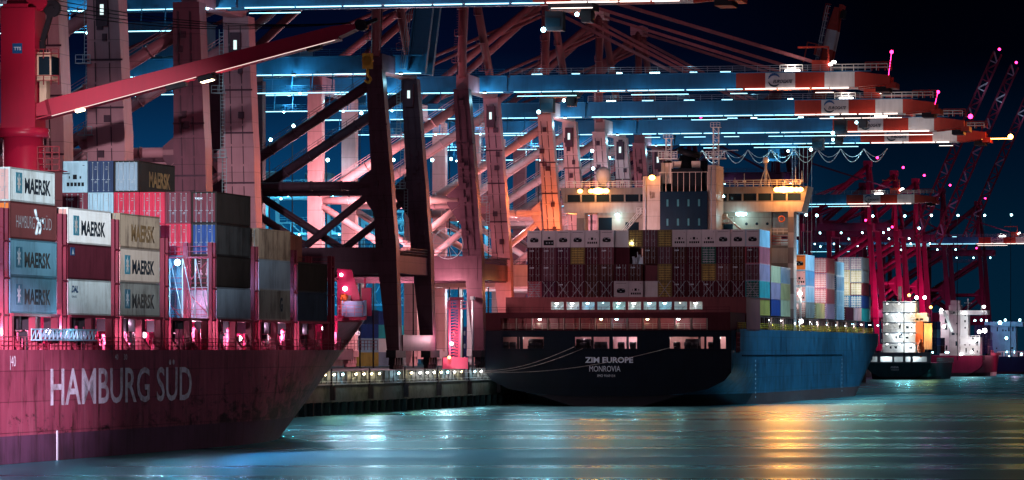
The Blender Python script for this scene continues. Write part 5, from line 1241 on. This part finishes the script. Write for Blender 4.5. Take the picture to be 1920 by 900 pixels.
sc(158, 1, 15.9, [(cMAR2, 'dark maroon'), (cPYE, 'grid doored yellow'), (cSKY, 'whitish'), (cYEL, 'yellow')], 'set back before the bow stacks', ch=2.72)
sc(172, 0, 15.9, [(cCOR, 'pink')], 'left of the bow stacks', ch=2.72, L=12.4)
sc(185.5, 0, 15.9, [(cTEA, 'teal sided'), (cLBLU, 'bright blue', cBLU), (cPYE, 'pale yellow doored', cMAR), (cPYE, 'cream doored', cGRB), (cLIL, 'lilac doored', cGRB)], 'nearest the bow but one', ch=2.72)
sc(185.5, 1, 15.9, [(cTEA, 'teal'), (cLBLU, 'sky blue'), (cPYE, 'straw yellow'), (cPYE, 'faint yellow'), (cLIL, 'pale lilac')], 'behind the lilac doored one', ch=2.72)
sc(200, .4, 15.9, [(cSKY, 'blue grey'), (cGRB, 'dull slate'), (cNAV, 'navy')], 'closest to the bow of the blue ship', ch=2.72, L=10)
sc(203, 3.0, 15.9, [(cGRE, 'dark grey'), (cPYE, 'yellowish'), (cPYE, 'small pale yellow'), (cPYE, 'top pale yellow')], 'peeking out behind the navy one', ch=2.9, L=8)
for t, y, zz, pw, cl in ((92, -5, 26, 3500, (1, .8, .7)), (120, -4, 22, 2500, (1, .75, .7)), (92.5, 2, 19, 1500, (1, .98, .98)), (155, -4, 24, 2000, (1, .9, .6)), (182, -3, 22, 2000, (1, .9, .7)), (123.5, 2, 22, 1200, (1, .6, .6)), (181, 3, 24, 1500, (1, .95, .8))): plight(zim, (t, y, zz), pw*.5, cl, .4, 'bay_flood')
m = MB()
for y in (.6, 2.6):
    for x in (91.5, 93): m.box(x, x+.3, y, y+.3, 13.3, 22)
for z_ in (15.6, 18.6, 21.6): m.box(91.5, 93.3, .6, 2.9, z_, z_+.2); m.rail((91.5, .6, z_), (91.5, 2.9, z_), 1.1, .6, .05, 0, 2)
m.ball((91.2, .6, 20.5), .42, 1, 8); m.ball((91.2, .4, 15.2), .4, 1, 8); m.build('lit_lashing_tower', [WHITE, L_WHITE], zim)
# mooring ropes from the stern to the quay
for (a, za, b_, zb_) in ((1080, 10.2, 905, 6.3), (1096, 9.9, 899, 6.1), (1270, 10.3, 905, 5.9)):
    A_ = P(O_ZIM, -.4, wz(a), za); tt = t_for_px(O_QUAY, -.4, b_-40); B_ = P(O_QUAY, -25, -.5, zb_+.1)
    m = MB(); pts = []
    for k in range(15): s_ = k/14; q_ = A_.lerp(B_, s_); q_.z -= 1.7*math.sin(math.pi*s_); pts.append(q_)
    m.path(pts, .045, 5); o = m.build('mooring_rope', paint('rope', (.3, .28, .25)), None)
    tag(o, {1080: 'uppermost thin mooring rope from the left stern opening to the quay', 1096: 'lower thin mooring rope sagging from the left centre opening to the quay', 1270: 'longest mooring rope running from the right stern opening past the ship name'}[a], 'rope')

# ================================================================== far ships
def far_ship(px_r, Y, B, zdeck, Lh, label, hm, bm2, boot):
    X = (px_r-960)/8000*Y; o = Vector((X, Y, 0)); r = thing('cargo_ship', o, label, 'ship')
    hull_surface(r, B, lambda z: Lh*.62+1.5*min(z, 8), lambda z: Lh*.38, 2.2, zdeck, lambda t: zdeck, [hm, bm2, DARK], boot, Lstern=18, kz=4.5, kp=1.6, step=4)
    return r, o

def house_details(parent, x, o, a0, a1, z0, z1, rows, seed, mat=GLASS):
    rq = random.Random(seed); m = MB(); y0, y1 = fw(o, a1, x), fw(o, a0, x)
    for r in range(rows):
        zz = z0+(z1-z0)*(r+.35)/rows; y = y0+.6
        while y < y1-1.2:
            wd_ = rq.choice([.5, .6, .9, 1.1]); hh = rq.choice([.6, .8, 1.7]) 
            if rq.random() < .75: m.box(x-.06, x-.01, y, y+wd_, zz, zz+hh)
            y += wd_+rq.choice([.7, 1.1, 1.8])
    return m.build('windows', mat, parent)
TEAL = paint('hull_teal', (.008, .06, .075), .4, .4); F1, o1 = far_ship(1745, 1407, 21.5, 5.5, 98, 'far feeder ship with dark teal hull and blazing white accommodation decks', TEAL, TEAL, 1)
def fw(o, a, t): p = (a-960)/8000; return (o.x+.2009*t-p*(o.y+.9796*t))/(.9796+.2009*p)
def fz(o, b_, t=0): return 9.5-(b_-658)/8000*(o.y+.9796*t)
m = MB(); m.box(-.3, 0, .2, 21.3, 5.5, 5.9); m.box(-.3, 0, .2, 21.3, 7.6, 9.0)
for a, b_ in ((1625, 1633), (1645, 1651), (1673, 1677), (1693, 1698), (1707, 1712), (1738, 1745)): m.box(-.3, 0, fw(o1, b_, 0), fw(o1, a, 0), 5.5, 9.0)
m.box(0, 8, .2, 21.3, 8.8, 9.0); m.build('poop_bulwark', paint('poop_grey', (.16, .20, .24), .5, .3), F1)
m = MB(); m.box(3, 3.2, .4, 21, 5.6, 8.8)
for k in range(5):
    z0 = 9.0+k*3.35; m.box(8+k*.4, 9+k*.4, fw(o1, 1716, 8), fw(o1, 1655, 8), z0, z0+3.3, 0); m.box(5, 8, fw(o1, 1718, 8), fw(o1, 1655, 8), z0-.12, z0+.05, 0); m.rail((5, fw(o1, 1716, 8), z0), (5, fw(o1, 1655, 8), z0), 1.0, 2, .07, 0, 2)
    m.bar((6, fw(o1, 1682, 8), z0), (6, fw(o1, 1672, 8), z0+3.2), .3, .5)
m.box(9, 20, fw(o1, 1716, 8), fw(o1, 1655, 8), 9, 26); m.build('accommodation', paint('house_white', (.75, .78, .78), .5, .25), F1)
m = MB(); m.box(10, 16, fw(o1, 1741, 10), fw(o1, 1700, 10), fz(o1, 603, 10), fz(o1, 594, 10)); m.box(10.2, 16, fw(o1, 1738, 10), fw(o1, 1703, 10), fz(o1, 594, 10), fz(o1, 590, 10)+.6); m.build('bridge', paint('house_white', (.75, .78, .78)), F1)
m = MB()
for k in range(3): m.box(9.9, 10, fw(o1, 1713+k*9, 10), fw(o1, 1707+k*9, 10), fz(o1, 600, 10), fz(o1, 597, 10))
m.build('bridge_windows', GLASS, F1)
m = MB(); m.box(9, 10, fw(o1, 1731, 10), fw(o1, 1715, 10), fz(o1, 646, 10), fz(o1, 603, 10), 0); m.box(9, 10, fw(o1, 1748, 10), fw(o1, 1733, 10), fz(o1, 655, 10), fz(o1, 606, 10), 1); m.build('lit_casing', [ORNG, paint('casing_lamplit_cream', (.8, .5, .25))], F1)  # orange lamp glow put into the casing colours
def lifeboat(parent, x, y, z, ln=5.0):
    m = MB(); n_ = 8
    for i in range(n_):
        r0 = 1.25*math.sin(math.pi*(i+.15)/(n_+.3)); r1 = 1.25*math.sin(math.pi*(i+1.15)/(n_+.3)) if i < n_-1 else .2
        m.tube((x, y, z-ln/2+ln*i/n_), (x, y-.2, z-ln/2+ln*(i+1)/n_), r0, 10, 0, r1)
    m.box(x-1.0, x+.2, y-.5, y+.5, z+.6, z+2.0); m.build('lifeboat', ORNG, parent)
lifeboat(F1, 3.5, fw(o1, 1726, 3), fz(o1, 655), 7)
m = MB()
for k in range(6): z0 = 9.0+k*3.35; m.box(4.9, 5.05, fw(o1, 1719, 5), fw(o1, 1654, 5), z0-.45, z0-.05)
m.build('deck_gap_shade', paint('poop_grey', (.16, .20, .24)), F1)  # dark strips stand for the shaded gaps between decks
for k in range(5): house_details(F1, 8+k*.4, o1, 1658, 1714, 9.2+k*3.35, 12.2+k*3.35, 1, k)
m = MB(); m.box(11, 13, fw(o1, 1690, 11), fw(o1, 1684, 11), 26, 31); m.bar((12, fw(o1, 1712, 12), fz(o1, 592, 12)), (12, fw(o1, 1712, 12), fz(o1, 570, 12)), .5, .5); m.bar((12, fw(o1, 1705, 12), fz(o1, 580, 12)), (12, fw(o1, 1720, 12), fz(o1, 580, 12)), .3, .3); m.build('funnel_and_mast', paint('funnel_grey', (.30, .28, .30)), F1)
end_text('ANINA', fw(o1, 1670, 0), fz(o1, 690.5), 2.7, .7, LETW, F1, x=-.34, bold=.03); end_text('MONROVIA', fw(o1, 1671, 0), fz(o1, 695), 2.6, .5, LETW, F1, x=-.34, bold=.0)
m = MB(); m.rail((25, .5, 5.5), (80, .5, 5.5), 1.6, 3, .12, 0, 2)
for k in range(9): m.ball((25+k*6.5, 2, 9), .32, 1, 6)
m.build('deck_lamps', [STEEL, L_CYAN], F1)
for (t, col, mt, k, nm) in ((30, 0, cNAV, 0, 'navy'), (30, 0, cBLU, 1, 'blue'), (44, 0, cMAR2, 0, 'dark maroon'), (44, 0, cNAV, 1, 'upper navy'), (58, 1, cMAR2, 0, 'deep maroon'), (58, 1, cDRK, 1, 'black'), (30, 0, cLBLU, 2, 'light blue'), (30, 0, cBLU, 3, 'topmost blue')):
    for cc in (0, 1): container(o1, t, 1+(col+cc)*2.6, 8.6+k*2.7, mt, '%s container %s on the far feeder ship' % (nm, 'at the near rail' if cc == 0 else 'one row in from the near rail'), 'containers on the far feeder ship', L=12.2, W=2.5, H=2.68, end='door')
for k in range(5): plight(F1, (4.5, 8+3*(k % 2), 11+3.3*k), 1000, (.9, .98, 1), .4)
plight(F1, (6, 1, 16), 1500, (1, .5, .15), .4); plight(F1, (7, 4, 23), 900, (1, .5, .15), .4); plight(F1, (1.2, 6, 8), 500, (.85, .98, 1), .3); plight(F1, (1.2, 15, 8), 500, (.85, .98, 1), .3); plight(F1, (30, -7, 9), 700, (.3, .9, 1), .4)
m = MB()
for k in range(5):
    z0 = 9.0+k*3.35
    for yy in (7, 11, 15): m.ball((5.2, yy, z0+2.9), .3, 0, 6)
m.ball((8, 2.8, 27.2), .6, 0, 8); m.ball((8, 5.5, 27.2), .6, 0, 8); m.build('accommodation_lamps', L_WHITE, F1)
m = MB(); m.ball((8, 8, 28), .5, 0, 8); m.ball((8, .8, 24), .5, 0, 8); m.build('sodium_lamp', L_ORNG, F1)

F2, o2 = far_ship(1842, 1583, 24, 7.8, 88, 'far ship with deep red hull, white bottom stripe and white house', paint('hull_crimson', (.20, .008, .05), .45, .3), WHITE, 1.4)
m = MB(); m.rail((40, .6, 7.8), (84, 3.5, 7.8), 1.8, 2.2, .16, 0, 2); m.box(38, 82, .4, .8, 7.8, 8.8); m.build('bow_rail', paint('rail_pink', (.75, .2, .3)), F2)
W_ = paint('house_white', (.75, .78, .78))
m = MB(); m.box(2, 10, fw(o2, 1801, 4), fw(o2, 1780, 4), 7.8, fz(o2, 572, 4)); m.box(2.2, 9, fw(o2, 1799, 4), fw(o2, 1783, 4), fz(o2, 572, 4), fz(o2, 563, 4)); m.build('funnel_tower', paint('funnel_grey', (.30, .28, .30)), F2)
m = MB(); m.box(3, 12, fw(o2, 1838, 4), fw(o2, 1801, 4), 7.8, fz(o2, 632, 4)); m.box(3.4, 12, fw(o2, 1815, 4), fw(o2, 1801, 4), fz(o2, 632, 4), fz(o2, 588, 4)); m.box(2, 12, fw(o2, 1852, 4), fw(o2, 1762, 4), fz(o2, 590, 4), fz(o2, 582, 4)); m.box(4, 10, fw(o2, 1780, 4), fw(o2, 1762, 4), 7.8, fz(o2, 590, 4))
for k in range(3): m.rail((1.8, fw(o2, 1838, 4), 8+k*3), (1.8, fw(o2, 1801, 4), 8+k*3), 1.1, 1.6, .08, 0, 2)
m.bar((-1, fw(o2, 1770, 0), fz(o2, 582)), (-1, fw(o2, 1786, 0), fz(o2, 622)), .7, .9); m.build('accommodation', W_, F2)
for a, b_, r in ((1765, 581, .6), (1802, 665, .5), (1845, 575, .6), (1807, 587, .5), (1828, 640, .4), (1846, 620, .9), (1836, 622, .7), (1770, 612, .6), (1822, 660, .4)): m = MB(); m.ball((1.0, fw(o2, a, 1), fz(o2, b_, 1)), r, 0, 8); m.build('floodlight', L_WHITE, F2)
for a, b_, pw, cl in ((1812, 625, 3600, (1, .9, .95)), (1825, 655, 1800, (1, .65, .6)), (1770, 615, 1800, (.8, 1, 1)), (1848, 625, 1100, (.3, .7, 1)), (1790, 640, 900, (1, .85, .85))): plight(F2, (-4, fw(o2, a, -4), fz(o2, b_, -4)), pw*.4, cl, .4)
plight(F2, (50, -8, 10), 2500, (1, .3, .45), .4)
for k in range(4):
    for cc in (0, 1): container(o2, 32, 1+cc*2.6, 8.5+k*2.7, cBLU, 'blue container, %s %s on the red far ship' % (['lowest', 'second', 'third', 'top'][k], 'at the rail' if cc == 0 else 'second row'), 'blue containers on the far red ship', L=12.2, W=2.5, H=2.68)
for k in range(3):
    for cc in (0, 1): container(o2, 46, 1.5+cc*2.6, 8.5+k*2.7, cLBLU if k == 2 else cBLU, 'dull blue container nearer the bow, %s %s on the red far ship' % (['lowest', 'middle', 'top'][k], 'at the rail' if cc == 0 else 'second row'), 'blue containers on the far red ship', L=12.2, W=2.5, H=2.68)
house_details(F2, 3, o2, 1803, 1837, 8, 15.5, 3, 31); house_details(F2, 3.4, o2, 1802, 1814, 17, 24, 3, 32); house_details(F2, 4, o2, 1763, 1779, 9, 24, 6, 33); house_details(F2, 2, o2, 1783, 1799, 10, 30, 5, 34)
m = MB(); m.bar((5, fw(o2, 1815, 5), fz(o2, 582, 5)), (5, fw(o2, 1815, 5), fz(o2, 560, 5)), .45, .45); m.bar((5, fw(o2, 1808, 5), fz(o2, 568, 5)), (5, fw(o2, 1822, 5), fz(o2, 568, 5)), .3, .3); m.bar((5, fw(o2, 1840, 5), fz(o2, 582, 5)), (5, fw(o2, 1840, 5), fz(o2, 572, 5)), .3, .3); m.build('radar_mast', W_, F2)
F3, o3 = far_ship(1945, 1760, 26, 7.2, 90, 'farthest ship with dark navy hull cut by the right picture edge', paint('hull_midnight', (.004, .02, .06), .4, .3), DARK, 1)
m = MB(); m.box(6, 14, fw(o3, 1905, 6), fw(o3, 1856, 6), 7.2, fz(o3, 608, 6)); m.box(5, 14, fw(o3, 1918, 5), fw(o3, 1846, 5), fz(o3, 612, 5), fz(o3, 603, 5)); m.build('accommodation', paint('house_blue', (.12, .30, .45)), F3)
for a, b_, r in ((1828, 601, .45), (1840, 600, .45), (1850, 601, .4), (1885, 600, .5), (1912, 600, .5), (1875, 605, .8), (1887, 634, .6), (1888, 660, .45), (1902, 660, .45), (1915, 664, .5), (1893, 668, .4)): m = MB(); m.ball((1.0, fw(o3, a, 1), fz(o3, b_, 1)), r, 0, 8); m.build('floodlight', L_CYAN, F3)
house_details(F3, 6, o3, 1860, 1903, 9, 20, 3, 41)
plight(F3, (-3, fw(o3, 1885, 0), 22), 700, (.3, .7, 1), .4); plight(F3, (-5, fw(o3, 1890, 0), 10), 250, (.5, .9, 1), .4)
m = MB()
for k in range(8): m.rail((.5, fw(o3, 1916-k*6, 0)-.4, 7.2), (.5, fw(o3, 1916-k*6, 0)+.8, 7.2), 2.0, .8, .18, 0, 1)
m.build('rail', WHITE, F3)
